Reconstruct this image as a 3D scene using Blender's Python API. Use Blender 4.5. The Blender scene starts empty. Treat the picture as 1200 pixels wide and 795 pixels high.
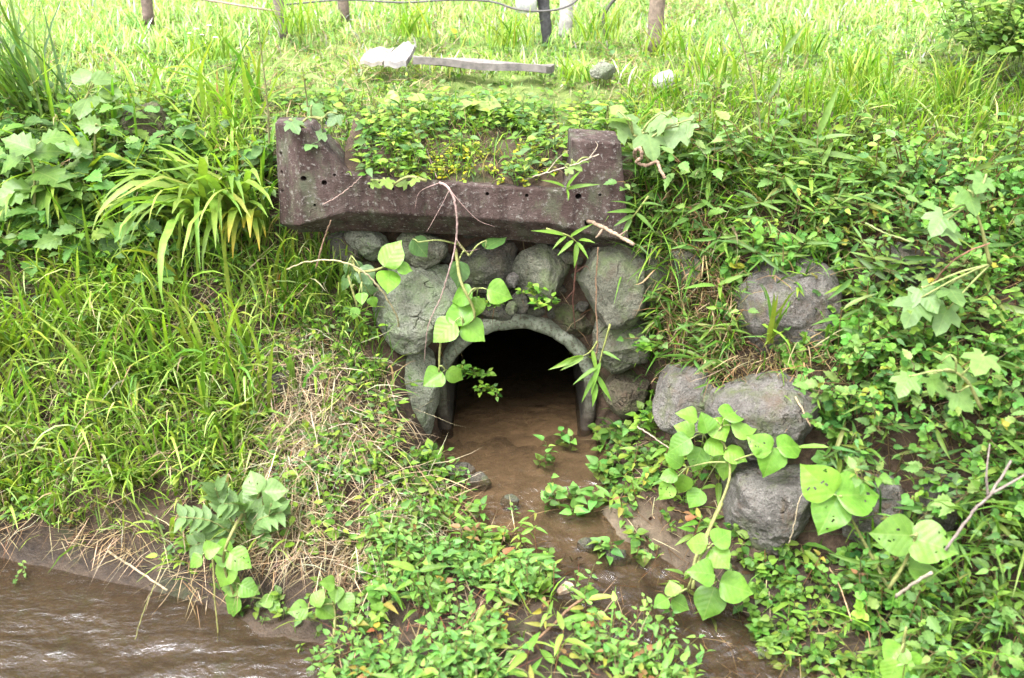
import bpy, bmesh, math, random
import numpy as np
from mathutils import Vector, noise as mnoise

rng = np.random.default_rng(11)
random.seed(5)
S = bpy.context.scene
COL = S.collection

# ------------------------------------------------------------------ camera numbers
CAM = np.array([0.0, 0.0, 2.75]); PITCH = math.radians(25)
CP, SP = math.cos(PITCH), math.sin(PITCH)
FPX = 1250.0

def at(px, py, Y):
    """photo pixel -> the world point where its ray meets the vertical plane y = Y"""
    u = (px - 600) / FPX; v = (397.5 - py) / FPX
    d = np.array([u, CP + v * SP, -SP + v * CP])
    return CAM + d * (Y / d[1])

def project(P):
    dx = P[:, 0] - CAM[0]; dy = P[:, 1] - CAM[1]; dz = P[:, 2] - CAM[2]
    dep = dy * CP - dz * SP
    up = dy * SP + dz * CP
    dep = np.maximum(dep, .05)
    return 600 + FPX * dx / dep, 397.5 - FPX * up / dep

def axis_depth(p):
    return p[1] * CP - (p[2] - CAM[2]) * SP

# ------------------------------------------------------------------ noise
def _h(ix, iy, iz):
    n = (ix * 374761393 + iy * 668265263 + iz * 2147483647 * 3 + 1274126177) & 0xffffffff
    n = ((n ^ (n >> 13)) * 1274126177) & 0xffffffff
    n = ((n ^ (n >> 16)) * 2246822519) & 0xffffffff
    return (n & 0xffff) / 65535.0

def vnoise(P, f, seed=0):
    Q = np.asarray(P, dtype=float) * f + seed * 17.31 + 1000
    I = np.floor(Q).astype(np.int64); F = Q - I; F = F * F * (3 - 2 * F)
    r = 0
    for a in (0, 1):
        for b in (0, 1):
            for c in (0, 1):
                w = (F[:, 0] if a else 1 - F[:, 0]) * (F[:, 1] if b else 1 - F[:, 1]) * (F[:, 2] if c else 1 - F[:, 2])
                r = r + w * _h(I[:, 0] + a, I[:, 1] + b, I[:, 2] + c)
    return r * 2 - 1

def fbm(P, f, seed=0, octv=4):
    r = 0; a = 1; t = 0
    for k in range(octv):
        r = r + a * vnoise(P, f * 2 ** k, seed + k); t += a; a *= .5
    return r / t * 1.6

# ------------------------------------------------------------------ mesh builder
class MB:
    def __init__(s):
        s.v = []; s.c = []; s.l = []; s.lp = []; s.n = 0; s.uv = []
    def add(s, V, loops, sizes, col=None, luv=None):
        V = np.asarray(V, dtype=np.float32).reshape(-1, 3)
        s.v.append(V); s.l.append(np.asarray(loops, dtype=np.int64).ravel() + s.n)
        s.lp.append(np.asarray(sizes, dtype=np.int64).ravel())
        if col is None: col = (.5, .5, .5)
        col = np.asarray(col, dtype=np.float32)
        if col.ndim == 1: col = np.tile(col[:3], (len(V), 1))
        s.c.append(col)
        s.uv.append(np.zeros((len(V), 3), np.float32) if luv is None else np.asarray(luv, np.float32).reshape(-1, 3))
        s.n += len(V)
    def build(s, name, mat, parent=None, smooth=True, loc=None):
        me = bpy.data.meshes.new(name)
        V = np.concatenate(s.v); L = np.concatenate(s.l); Z = np.concatenate(s.lp); Cc = np.concatenate(s.c)
        if loc is not None: V = V - np.asarray(loc, np.float32)
        elif parent is not None: V = V - np.asarray(parent.location, np.float32)
        me.vertices.add(len(V)); me.vertices.foreach_set('co', V.ravel())
        me.loops.add(len(L)); me.loops.foreach_set('vertex_index', L.astype(np.int32))
        st = np.concatenate([[0], np.cumsum(Z)[:-1]]).astype(np.int32)
        me.polygons.add(len(Z)); me.polygons.foreach_set('loop_start', st)
        me.polygons.foreach_set('loop_total', Z.astype(np.int32))
        me.polygons.foreach_set('use_smooth', np.full(len(Z), smooth))
        me.update(calc_edges=True)
        at_ = me.attributes.new('tint', 'FLOAT_COLOR', 'POINT')
        c4 = np.ones((len(V), 4), np.float32); c4[:, :3] = np.clip(Cc, 0, 1); at_.data.foreach_set('color', c4.ravel())
        a2 = me.attributes.new('luv', 'FLOAT_VECTOR', 'POINT'); a2.data.foreach_set('vector', np.concatenate(s.uv).ravel())
        me.validate()
        o = bpy.data.objects.new(name, me); COL.objects.link(o)
        if mat: me.materials.append(mat)
        if parent is not None: o.parent = parent
        if loc is not None: o.location = tuple(loc)
        return o

def tag(o, label=None, cat=None, group=None, kind=None):
    if label: o['label'] = label
    if cat: o['category'] = cat
    if group: o['group'] = group
    if kind: o['kind'] = kind
    return o

def empty(name, loc, label, cat, group=None):
    o = bpy.data.objects.new(name, None); COL.objects.link(o); o.location = tuple(float(q) for q in loc)
    o.empty_display_size = .05
    return tag(o, label, cat, group)

def tube(mb, P, R, col=(.3, .25, .2), n=6, wob=0.0):
    P = np.asarray(P, float); m = len(P)
    R = np.full(m, R) if np.isscalar(R) else np.asarray(R, float)
    T = np.gradient(P, axis=0); T /= np.linalg.norm(T, axis=1)[:, None] + 1e-9
    ref = np.array([0, 0, 1.0]) if abs(T[0, 2]) < .8 else np.array([1.0, 0, 0])
    V = []
    a = np.arange(n) / n * 2 * math.pi
    for i in range(m):
        u = np.cross(T[i], ref); u /= np.linalg.norm(u) + 1e-9; w = np.cross(T[i], u)
        ref = ref if np.linalg.norm(np.cross(T[i], ref)) > .2 else np.array([1.0, 0.3, 0])
        rr = R[i] * (1 + wob * rng.standard_normal(n))
        V.append(P[i] + (np.cos(a) * rr)[:, None] * u + (np.sin(a) * rr)[:, None] * w)
    V = np.concatenate(V); L = []; Z = []
    for i in range(m - 1):
        for k in range(n):
            q = i * n + k; q2 = i * n + (k + 1) % n
            L += [q, q2, q2 + n, q + n]; Z.append(4)
    L += list(range(n - 1, -1, -1)); Z.append(n)
    L += list(range((m - 1) * n, m * n)); Z.append(n)
    cc = np.asarray(col, float)
    if cc.ndim == 2: cc = np.repeat(cc, n, axis=0)
    mb.add(V, L, Z, cc)

def smooth_path(P, per=6):
    P = np.asarray(P, float); out = []
    Q = np.vstack([2 * P[0] - P[1], P, 2 * P[-1] - P[-2]])
    for i in range(1, len(Q) - 2):
        for k in range(per):
            t = k / per; a, b, c, d = Q[i - 1], Q[i], Q[i + 1], Q[i + 2]
            out.append(.5 * ((2 * b) + (-a + c) * t + (2 * a - 5 * b + 4 * c - d) * t * t + (-a + 3 * b - 3 * c + d) * t ** 3))
    out.append(P[-1]); return np.array(out)

# ------------------------------------------------------------------ materials
class NT:
    def __init__(s, name):
        s.m = bpy.data.materials.new(name); s.m.use_nodes = True
        s.t = s.m.node_tree; s.t.nodes.clear()
        s.out = s.n('ShaderNodeOutputMaterial')
    def n(s, kind, **kw):
        q = s.t.nodes.new(kind)
        for k, v in kw.items():
            if hasattr(q, k): setattr(q, k, v)
        return q
    def link(s, a, b): s.t.links.new(a, b)
    def noise(s, scale, detail=4, rough=.6, vec=None, dist=0):
        q = s.n('ShaderNodeTexNoise'); q.inputs['Scale'].default_value = scale
        q.inputs['Detail'].default_value = detail; q.inputs['Roughness'].default_value = rough
        q.inputs['Distortion'].default_value = dist
        if vec is not None: s.link(vec, q.inputs['Vector'])
        return q.outputs['Fac']
    def pos(s, scale=(1, 1, 1)):
        g = s.n('ShaderNodeNewGeometry'); mp = s.n('ShaderNodeMapping'); mp.inputs['Scale'].default_value = scale
        s.link(g.outputs['Position'], mp.inputs['Vector']); return mp.outputs['Vector']
    def ramp(s, fac, stops):
        r = s.n('ShaderNodeValToRGB'); e = r.color_ramp.elements
        while len(e) < len(stops): e.new(.5)
        for k, (p, c) in enumerate(stops):
            e[k].position = p; e[k].color = tuple(c) + (1,) if len(c) == 3 else c
        s.link(fac, r.inputs['Fac']); return r.outputs['Color']
    def mix(s, fac, a, b, mode='MIX'):
        q = s.n('ShaderNodeMix'); q.data_type = 'RGBA'; q.blend_type = mode
        for sock, v in ((q.inputs[0], fac), (q.inputs[6], a), (q.inputs[7], b)):
            if hasattr(v, 'links'): s.link(v, sock)
            elif isinstance(v, (int, float)): sock.default_value = v
            else: sock.default_value = tuple(v) + (1,)
        return q.outputs[2]
    def math(s, op, a, b=None):
        q = s.n('ShaderNodeMath'); q.operation = op
        for i, v in enumerate((a, b)):
            if v is None: continue
            if hasattr(v, 'links'): s.link(v, q.inputs[i])
            else: q.inputs[i].default_value = v
        return q.outputs[0]
    def bump(s, h, strength, dist=.01):
        b = s.n('ShaderNodeBump'); b.inputs['Strength'].default_value = strength; b.inputs['Distance'].default_value = dist
        s.link(h, b.inputs['Height']); return b.outputs['Normal']
    def principled(s, col, rough=.8, normal=None, spec=.3):
        p = s.n('ShaderNodeBsdfPrincipled')
        if hasattr(col, 'links'): s.link(col, p.inputs['Base Color'])
        else: p.inputs['Base Color'].default_value = tuple(col) + (1,)
        if hasattr(rough, 'links'): s.link(rough, p.inputs['Roughness'])
        else: p.inputs['Roughness'].default_value = rough
        p.inputs['Specular IOR Level'].default_value = spec
        if normal is not None: s.link(normal, p.inputs['Normal'])
        return p
    def done(s, shader):
        s.link(shader, s.out.inputs['Surface']); return s.m

def M_leaf(name, trans=.38, rough=.45, spec=.35, veins=0.0, holes=False):
    t = NT(name)
    a = t.n('ShaderNodeAttribute'); a.attribute_name = 'tint'
    col = a.outputs['Color']
    v = t.noise(38, 3, .6, t.pos())
    col = t.mix(1.0, col, t.ramp(v, [(.25, (.72, .74, .66)), (.75, (1.22, 1.16, 1.1))]), 'MULTIPLY')
    nrm = None
    if veins > 0:
        l = t.n('ShaderNodeAttribute'); l.attribute_name = 'luv'
        sp = t.n('ShaderNodeSeparateXYZ'); t.link(l.outputs['Vector'], sp.inputs[0])
        ay = t.math('ABSOLUTE', sp.outputs['Y'])
        w = t.math('SINE', t.math('MULTIPLY', t.math('SUBTRACT', sp.outputs['X'], t.math('MULTIPLY', ay, .75)), 36.0))
        mid = t.math('LESS_THAN', ay, .018)
        vein = t.math('MAXIMUM', t.math('MULTIPLY', t.math('GREATER_THAN', w, .95), .6), mid)
        col = t.mix(t.math('MULTIPLY', vein, veins), col, (.26, .34, .10))
        nrm = t.bump(t.math('ADD', t.math('MULTIPLY', w, .2), v), .3, .004)
    p = t.principled(col, rough, nrm, spec)
    tr = t.n('ShaderNodeBsdfTranslucent')
    t.link(t.mix(1.0, col, (1.2, 1.35, .6), 'MULTIPLY'), tr.inputs['Color'])
    mx = t.n('ShaderNodeMixShader'); mx.inputs[0].default_value = trans
    t.link(p.outputs[0], mx.inputs[1]); t.link(tr.outputs[0], mx.inputs[2])
    return t.done(mx.outputs[0])

def M_plain(name, rough=.8, bump=.3, bscale=60, spec=.2):
    t = NT(name)
    a = t.n('ShaderNodeAttribute'); a.attribute_name = 'tint'
    v = t.noise(bscale, 4, .65, t.pos())
    col = t.mix(1.0, a.outputs['Color'], t.ramp(v, [(.3, (.55, .55, .55)), (.7, (1.35, 1.3, 1.25))]), 'MULTIPLY')
    return t.done(t.principled(col, rough, t.bump(v, bump, .008), spec).outputs[0])

def M_concrete():
    t = NT('weathered_concrete')
    P = t.pos(); streak = t.pos((9, 9, 1.3))
    n1 = t.noise(5, 6, .65, P); n2 = t.noise(58, 5, .75, P); n3 = t.noise(2.2, 5, .6, streak); n4 = t.noise(170, 3, .7, P)
    c = t.ramp(n1, [(.3, (.030, .017, .015)), (.5, (.058, .037, .033)), (.72, (.10, .076, .068))])
    c = t.mix(t.ramp(n3, [(.44, (0, 0, 0)), (.62, (.85, .85, .85))]), c, (.024, .014, .012))
    c = t.mix(t.ramp(t.noise(7, 5, .7, t.pos((1, 1, .6))), [(.52, (0, 0, 0)), (.66, (.55, .55, .55))]), c, (.085, .10, .06))
    c = t.mix(t.ramp(n2, [(.56, (0, 0, 0)), (.63, (.75, .75, .75))]), c, (.19, .175, .16))
    c = t.mix(t.ramp(n4, [(.3, (.6, .6, .6)), (.4, (0, 0, 0))]), c, (.02, .014, .014))
    h = t.math('ADD', t.math('MULTIPLY', n2, .7), t.math('MULTIPLY', n4, .4))
    return t.done(t.principled(c, .82, t.bump(h, .9, .016), .2).outputs[0])

def M_pipe():
    t = NT('pipe_concrete')
    P = t.pos(); g = t.n('ShaderNodeNewGeometry'); sp = t.n('ShaderNodeSeparateXYZ'); t.link(g.outputs['Position'], sp.inputs[0])
    n1 = t.noise(8, 6, .7, P); n2 = t.noise(60, 4, .7, P)
    c = t.ramp(n1, [(.3, (.06, .066, .045)), (.5, (.13, .145, .105)), (.7, (.24, .25, .205))])
    c = t.mix(t.ramp(n2, [(.5, (0, 0, 0)), (.6, (.8, .8, .8))]), c, (.05, .042, .028))
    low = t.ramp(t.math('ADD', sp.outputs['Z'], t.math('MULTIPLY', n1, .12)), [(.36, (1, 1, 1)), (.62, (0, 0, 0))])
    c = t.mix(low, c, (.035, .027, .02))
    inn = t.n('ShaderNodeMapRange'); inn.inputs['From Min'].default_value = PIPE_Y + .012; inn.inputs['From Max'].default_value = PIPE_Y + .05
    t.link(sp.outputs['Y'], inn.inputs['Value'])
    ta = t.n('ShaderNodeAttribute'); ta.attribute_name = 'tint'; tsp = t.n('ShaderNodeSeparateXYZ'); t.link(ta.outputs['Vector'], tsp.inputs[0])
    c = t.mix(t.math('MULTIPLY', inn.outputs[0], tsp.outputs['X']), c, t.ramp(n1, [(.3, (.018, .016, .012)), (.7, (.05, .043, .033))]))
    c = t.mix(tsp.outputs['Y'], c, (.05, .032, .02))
    return t.done(t.principled(c, .8, t.bump(t.math('ADD', n2, t.math('MULTIPLY', n1, .5)), .8, .012), .2).outputs[0])

def M_stone(name, a, b, moss, mossamt, brown=.25):
    t = NT(name)
    P = t.pos(); n1 = t.noise(6, 7, .68, P, .4); n2 = t.noise(45, 5, .7, P); n3 = t.noise(11, 5, .65, P, .8)
    vo = t.n('ShaderNodeTexVoronoi'); vo.feature = 'DISTANCE_TO_EDGE'; vo.inputs['Scale'].default_value = 3.6
    w = t.n('ShaderNodeVectorMath'); w.operation = 'ADD'
    nz = t.n('ShaderNodeTexNoise'); nz.inputs['Scale'].default_value = 7; t.link(P, nz.inputs['Vector'])
    sc = t.n('ShaderNodeVectorMath'); sc.operation = 'SCALE'; sc.inputs['Scale'].default_value = .28; t.link(nz.outputs['Color'], sc.inputs[0])
    t.link(P, w.inputs[0]); t.link(sc.outputs[0], w.inputs[1]); t.link(w.outputs[0], vo.inputs['Vector'])
    crack = t.math('MULTIPLY', t.ramp(vo.outputs['Distance'], [(0, (1, 1, 1)), (.02, (0, 0, 0))]), t.ramp(n3, [(.5, (0, 0, 0)), (.6, (1, 1, 1))]))
    c = t.ramp(n1, [(.3, tuple(x * .55 for x in a)), (.5, tuple(x * .5 + y * .5 for x, y in zip(a, b))), (.68, b)])
    c = t.mix(t.ramp(t.noise(150, 3, .75, P), [(.38, (.75, .75, .75)), (.5, (0, 0, 0))]), c, tuple(x * .4 for x in a))
    c = t.mix(t.ramp(n3, [(.5, (0, 0, 0)), (.68, (brown,) * 3)]), c, (.09, .062, .042))
    c = t.mix(t.ramp(t.noise(9, 6, .7, t.pos((1, 1, .8))), [(.62 - mossamt * .3, (0, 0, 0)), (.76 - mossamt * .2, (.85, .85, .85))]), c, moss)
    c = t.mix(t.ramp(n2, [(.58, (0, 0, 0)), (.7, (.5, .5, .5))]), c, tuple(min(1, x * 1.5) for x in b))
    c = t.mix(t.math('MULTIPLY', crack, .4), c, tuple(x * .35 for x in a))
    h = t.math('SUBTRACT', t.math('ADD', n1, t.math('MULTIPLY', n2, .6)), t.math('MULTIPLY', crack, .35))
    return t.done(t.principled(c, .85, t.bump(h, 1.0, .045), .2).outputs[0])

def M_soil():
    t = NT('bank_soil')
    P = t.pos(); n1 = t.noise(3.5, 7, .7, P); n2 = t.noise(28, 6, .7, P); n3 = t.noise(110, 4, .7, P)
    g = t.n('ShaderNodeNewGeometry'); sp = t.n('ShaderNodeSeparateXYZ'); t.link(g.outputs['Position'], sp.inputs[0])
    c = t.ramp(n2, [(.3, (.018, .011, .007)), (.5, (.042, .027, .017)), (.72, (.088, .060, .039))])
    c = t.mix(t.ramp(n1, [(.45, (0, 0, 0)), (.65, (.55, .55, .55))]), c, (.055, .035, .022))
    c = t.mix(t.ramp(t.noise(5, 5, .7, P), [(.56, (0, 0, 0)), (.68, (.7, .7, .7))]), c, (.035, .05, .015))
    c = t.mix(t.ramp(n3, [(.62, (0, 0, 0)), (.7, (.6, .6, .6))]), c, (.16, .115, .07))
    far = t.n('ShaderNodeMapRange'); far.inputs['From Min'].default_value = 4.6; far.inputs['From Max'].default_value = 5.6
    t.link(sp.outputs['Y'], far.inputs['Value'])
    lawn = t.ramp(n2, [(.3, (.06, .10, .02)), (.55, (.13, .19, .04)), (.75, (.23, .24, .11))])
    c = t.mix(far.outputs[0], c, lawn)
    zz = t.math('ADD', sp.outputs['Z'], t.math('MULTIPLY', n1, .1))
    sx = t.math('MULTIPLY', t.math('LESS_THAN', t.math('ABSOLUTE', t.math('SUBTRACT', sp.outputs['X'], .1)), .7), t.ramp(t.math('ADD', t.math('MULTIPLY', sp.outputs['Y'], .2), t.math('MULTIPLY', n1, .04)), [(.70, (0, 0, 0)), (.76, (1, 1, 1))]))
    n4 = t.noise(22, 6, .7, P)
    sand = t.mix(t.noise(6, 4, .6, P), t.ramp(n4, [(.3, (.085, .062, .04)), (.7, (.19, .142, .098))]), (.05, .039, .026))
    wet = t.ramp(zz, [(.02, (.9, .88, .84)), (.10, (.62, .62, .62)), (.30, (1, 1, 1))])
    c = t.mix(1.0, c, wet, 'MULTIPLY')
    c = t.mix(t.math('MULTIPLY', sx, t.ramp(sp.outputs['Z'], [(.19, (1, 1, 1)), (.235, (0, 0, 0))])), c, sand)
    ro = t.ramp(zz, [(.1, (.45, .45, .45)), (.25, (.92, .92, .92))])
    h = t.math('ADD', t.math('MULTIPLY', n2, .8), t.math('MULTIPLY', n3, .35))
    return t.done(t.principled(c, ro, t.bump(h, .8, .02), .3).outputs[0])

def M_water(name, tint, scale, strength, murk):
    t = NT(name)
    P = t.pos(scale)
    n = t.noise(9, 4, .55, P, 1.2); n2 = t.noise(30, 3, .6, P, .6)
    nrm = t.bump(t.math('ADD', n, t.math('MULTIPLY', n2, .3)), strength, .05)
    gl = t.n('ShaderNodeBsdfGlossy'); gl.inputs['Roughness'].default_value = .13; t.link(nrm, gl.inputs['Normal'])
    gl.inputs['Color'].default_value = (.74, .77, .82, 1)
    tr = t.n('ShaderNodeBsdfTransparent'); tr.inputs['Color'].default_value = tuple(tint) + (1,)
    di = t.n('ShaderNodeBsdfDiffuse'); di.inputs['Color'].default_value = (.105, .074, .046, 1)
    m0 = t.n('ShaderNodeMixShader'); m0.inputs[0].default_value = murk
    t.link(tr.outputs[0], m0.inputs[1]); t.link(di.outputs[0], m0.inputs[2])
    fr = t.n('ShaderNodeFresnel'); fr.inputs['IOR'].default_value = 1.5; t.link(nrm, fr.inputs['Normal'])
    m = t.n('ShaderNodeMixShader'); t.link(fr.outputs[0], m.inputs[0])
    t.link(m0.outputs[0], m.inputs[1]); t.link(gl.outputs[0], m.inputs[2])
    return t.done(m.outputs[0])

# ------------------------------------------------------------------ terrain
ST = {   # x : profile (Y, Z), from the stream bed up the bank to the far lawn
 -2.2: [(1.3,-.15),(2.8,-.075),(3.5,-.03),(3.71,-.012),(3.80,.20),(4.02,.52),(4.27,.80),(4.6,1.17),(5.0,1.58),(6.2,1.76),(10,1.85)],
 -1.3: [(1.3,-.15),(2.8,-.065),(3.25,-.03),(3.43,-.012),(3.55,.17),(3.86,.50),(4.15,.80),(4.5,1.15),(4.85,1.56),(6.2,1.76),(10,1.85)],
 -.75: [(1.3,-.15),(2.75,-.035),(3.15,-.012),(3.32,.06),(3.45,.22),(3.70,.42),(4.02,.68),(4.36,.95),(4.62,1.52),(6.2,1.75),(10,1.85)],
 -.50: [(1.3,-.15),(2.75,.03),(3.2,.10),(3.45,.19),(3.62,.31),(3.85,.46),(4.2,.66),(4.44,.95),(4.60,1.50),(6.2,1.75),(10,1.85)],
 -.37: [(1.3,-.15),(2.75,.04),(3.2,.12),(3.5,.17),(3.7,.20),(4.0,.26),(4.40,.36),(4.46,.95),(4.60,1.50),(6.2,1.75),(10,1.85)],
 -.2:  [(1.3,-.15),(2.75,.05),(3.2,.12),(3.5,.15),(3.75,.17),(4.0,.15),(4.44,.16),(4.47,.95),(4.58,1.48),(6.2,1.75),(10,1.85)],
  .25: [(1.3,-.15),(2.75,.05),(3.2,.12),(3.5,.15),(3.8,.17),(4.1,.17),(4.44,.17),(4.47,.95),(4.58,1.48),(6.2,1.75),(10,1.85)],
  .5:  [(1.3,-.15),(2.75,.05),(3.2,.12),(3.5,.17),(3.8,.21),(4.1,.25),(4.40,.33),(4.46,.95),(4.60,1.50),(6.2,1.75),(10,1.85)],
  .75: [(1.3,-.15),(2.75,.04),(3.2,.10),(3.5,.18),(3.75,.25),(4.0,.34),(4.2,.52),(4.32,.95),(4.60,1.55),(6.2,1.76),(10,1.85)],
  .95: [(1.3,-.15),(2.75,.02),(3.2,.08),(3.45,.18),(3.72,.40),(3.88,.66),(4.05,.92),(4.25,1.22),(4.62,1.60),(6.2,1.78),(10,1.87)],
  1.2: [(1.3,-.15),(2.75,.0),(3.2,.07),(3.42,.18),(3.62,.52),(3.78,.76),(3.95,.95),(4.18,1.22),(4.64,1.62),(6.2,1.78),(10,1.87)],
  2.0: [(1.3,-.15),(2.75,.02),(2.95,.10),(3.1,.28),(3.32,.52),(3.6,.84),(3.88,1.08),(4.15,1.32),(4.68,1.63),(6.2,1.78),(10,1.88)],
}
XS = np.array(sorted(ST)); PR = np.array([ST[x] for x in XS])   # (nx,11,2)
CHAN = np.array([(.03,4.5),(.03,4.0),(.09,3.78),(.30,3.55),(.52,3.32),(.68,3.12),(.85,2.85),(1.02,2.55)])
CHW  = np.array([.238, .215, .175, .125, .085, .055, .02, .004])     # water level along the outlet channel

def chan_dist(X, Y):
    best = np.full(X.shape, 9.0); wl = np.zeros(X.shape)
    for i in range(len(CHAN) - 1):
        a, b = CHAN[i], CHAN[i + 1]; d = b - a
        t = np.clip(((X - a[0]) * d[0] + (Y - a[1]) * d[1]) / (d @ d), 0, 1)
        q = np.hypot(X - a[0] - t * d[0], Y - a[1] - t * d[1])
        m = q < best; best = np.where(m, q, best); wl = np.where(m, CHW[i] + t * (CHW[i + 1] - CHW[i]), wl)
    return best, wl

PIPE_C = np.array([.018, .43]); R_IN, R_OUT = .322, .378; PIPE_Y = 4.38

def make_terrain():
    gx = np.concatenate([np.linspace(-30, -3.2, 18)[:-1], np.arange(-3.2, 3.2001, .022), np.linspace(3.2, 30, 18)[1:]])
    seg = [8, 22, 14, 14, 16, 18, 18, 22, 26, 24]
    tk = np.concatenate([[i + k / n for k in range(n)] for i, n in enumerate(seg)] + [[10.0]])
    dense = np.arange(-4, 4.001, .02)
    prof = np.zeros((len(dense), 11, 2))
    for k in range(11):
        for c in range(2):
            q = np.interp(dense, XS, PR[:, k, c]); ker = np.hanning(7); ker /= ker.sum()
            prof[:, k, c] = np.convolve(np.pad(q, 3, mode='edge'), ker, 'valid')
    G = np.zeros((len(gx), len(tk), 3))
    for j, t in enumerate(tk):
        i = min(int(t), 9); f = t - i
        im = max(i - 1, 0); ip = min(i + 2, 10)
        p0, p1, p2, p3 = prof[:, im], prof[:, i], prof[:, i + 1], prof[:, ip]
        lin = p1 + (p2 - p1) * f
        cr = .5 * ((2 * p1) + (-p0 + p2) * f + (2 * p0 - 5 * p1 + 4 * p2 - p3) * f * f + (-p0 + 3 * p1 - 3 * p2 + p3) * f ** 3)
        q = lin * .6 + cr * .4
        xx = np.clip(gx, -4, 4)
        G[:, j, 0] = gx; G[:, j, 1] = np.interp(xx, dense, q[:, 0]); G[:, j, 2] = np.interp(xx, dense, q[:, 1])
    # far field and the viewer's own bank
    last = G[:, -1:, :].copy()
    ext = []
    for Y, dz in ((12, .05), (16, .12), (24, .2), (40, .3), (70, .4)):
        e = last.copy(); e[:, 0, 1] = Y; e[:, 0, 2] += dz; ext.append(e)
    first = G[:, :1, :].copy(); pre = []
    for Y, z in ((-40, 1.3), (-8, 1.28), (-.8, 1.25), (.1, 1.2), (.5, .9), (.8, .35), (1.05, -.05)):
        e = first.copy(); e[:, 0, 1] = Y; e[:, 0, 2] = z; pre.append(e)
    G = np.concatenate(pre + [G] + ext, axis=1)
    nx, nt = G.shape[:2]; V = G.reshape(-1, 3)
    near = np.clip((6.5 - V[:, 1]) / 1.5, .35, 1) * np.clip((4 - abs(V[:, 0])) / .8, .2, 1) * (V[:, 1] > 1.4)
    lo = np.clip(V[:, 2] / .35, .35, 1)
    n1 = fbm(V, 2.1, 1); n2 = fbm(V, 7, 5); n3 = fbm(V, 24, 9, 3)
    V[:, 2] += near * lo * (n1 * .05 + n2 * .035 + n3 * .014)
    V[:, 1] += near * lo * (V[:, 1] < 4.8) * (fbm(V, 5, 21) * .04 + n3 * .012)
    d, wl = chan_dist(V[:, 0], V[:, 1])
    wv = .22 + .05 * fbm(V, 4, 31)
    wv = np.where(V[:, 1] > 3.85, .33, wv)
    k = np.clip((wv + .12 - d) / .16, 0, 1); k = k * k * (3 - 2 * k)
    bed = wl - .05 + n2 * .02 + n3 * .008
    bed = np.where(V[:, 1] < 3.72, bed + .012, bed)
    m = (V[:, 1] < 4.42) & (V[:, 1] > 2.2) & (V[:, 2] < .6)
    V[:, 2] = np.where(m, V[:, 2] * (1 - k) + bed * k, V[:, 2])
    idx = np.arange(nx * nt).reshape(nx, nt)
    Q = np.stack([idx[:-1, :-1], idx[1:, :-1], idx[1:, 1:], idx[:-1, 1:]], -1).reshape(-1, 4)
    C = V[Q].mean(1)
    hole = ((np.hypot(C[:, 0] - PIPE_C[0], C[:, 2] - PIPE_C[1]) < R_OUT - .035) | ((abs(C[:, 0] - PIPE_C[0]) < R_OUT - .035) & (C[:, 2] < PIPE_C[1]) & (C[:, 2] > PIPE_C[1] - R_OUT))) & (C[:, 1] > PIPE_Y + .02) & (C[:, 1] < 4.7)
    Q = Q[~hole]
    mb = MB(); mb.add(V, Q.ravel(), np.full(len(Q), 4))
    o = mb.build('ground', M_soil()); tag(o, kind='structure')
    o['label'] = 'bare brown soil of the bank and the lawn above it'
    return V, Q, o

TV, TQ, ground = make_terrain()
TC = TV[TQ].mean(1)
_e1 = TV[TQ[:, 2]] - TV[TQ[:, 0]]; _e2 = TV[TQ[:, 3]] - TV[TQ[:, 1]]
TN = np.cross(_e1, _e2); TA = np.linalg.norm(TN, axis=1) / 2; TN /= (2 * TA + 1e-12)[:, None]
TN[TN[:, 2] < 0] *= -1

def scatter(density, dens_fn, xlim=(-3.6, 3.6), ylim=(2.3, 12), surf=None):
    """random points on the ground; dens_fn(points, normals, px, py) -> keep probability"""
    TV_, TQ_, TC_, TA_, TN_ = surf or (TV, TQ, TC, TA, TN)
    return _scatter(density, dens_fn, xlim, ylim, TV_, TQ_, TC_, TA_, TN_)

def _scatter(density, dens_fn, xlim, ylim, TV, TQ, TC, TA, TN):
    ok = (TC[:, 0] > xlim[0]) & (TC[:, 0] < xlim[1]) & (TC[:, 1] > ylim[0]) & (TC[:, 1] < ylim[1])
    I = np.nonzero(ok)[0]; A = TA[I]; n = int(A.sum() * density)
    f = I[np.searchsorted(np.cumsum(A) / A.sum(), rng.random(n)).clip(0, len(I) - 1)]
    a, b = rng.random((2, n)); q = TV[TQ[f]]
    P = (q[:, 0] * ((1 - a) * (1 - b))[:, None] + q[:, 1] * (a * (1 - b))[:, None] + q[:, 2] * (a * b)[:, None] + q[:, 3] * ((1 - a) * b)[:, None])
    N = TN[f]; px, py = project(P)
    pr = dens_fn(P, N, np.clip(px, -60, 1260), np.clip(py, -40, 840))
    if P.shape[0]: pr = pr * np.where((px > 458) & (px < 514) & (py > 405) & (py < 545), .12, 1)
    k = rng.random(n) < pr
    return P[k], N[k], px[k], py[k]

def ground_y(px, py, lift=0.0):
    """point where the photo pixel's ray meets the bank"""
    u = (px - 600) / FPX; v = (397.5 - py) / FPX
    d = np.array([u, CP + v * SP, -SP + v * CP])
    R = TC - CAM; tt = R @ d / (d @ d); dist = np.linalg.norm(R - tt[:, None] * d, axis=1) / np.maximum(tt, .1)
    c = np.nonzero((dist < .02) & (TC[:, 1] > 1.5) & (TC[:, 1] < 30))[0]
    if len(c) == 0: c = np.argsort(dist)[:20]
    k = c[np.argmin(tt[c] + 8 * dist[c])]
    p = CAM + d * tt[k]
    return p + np.array([0, 0, lift])

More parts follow.
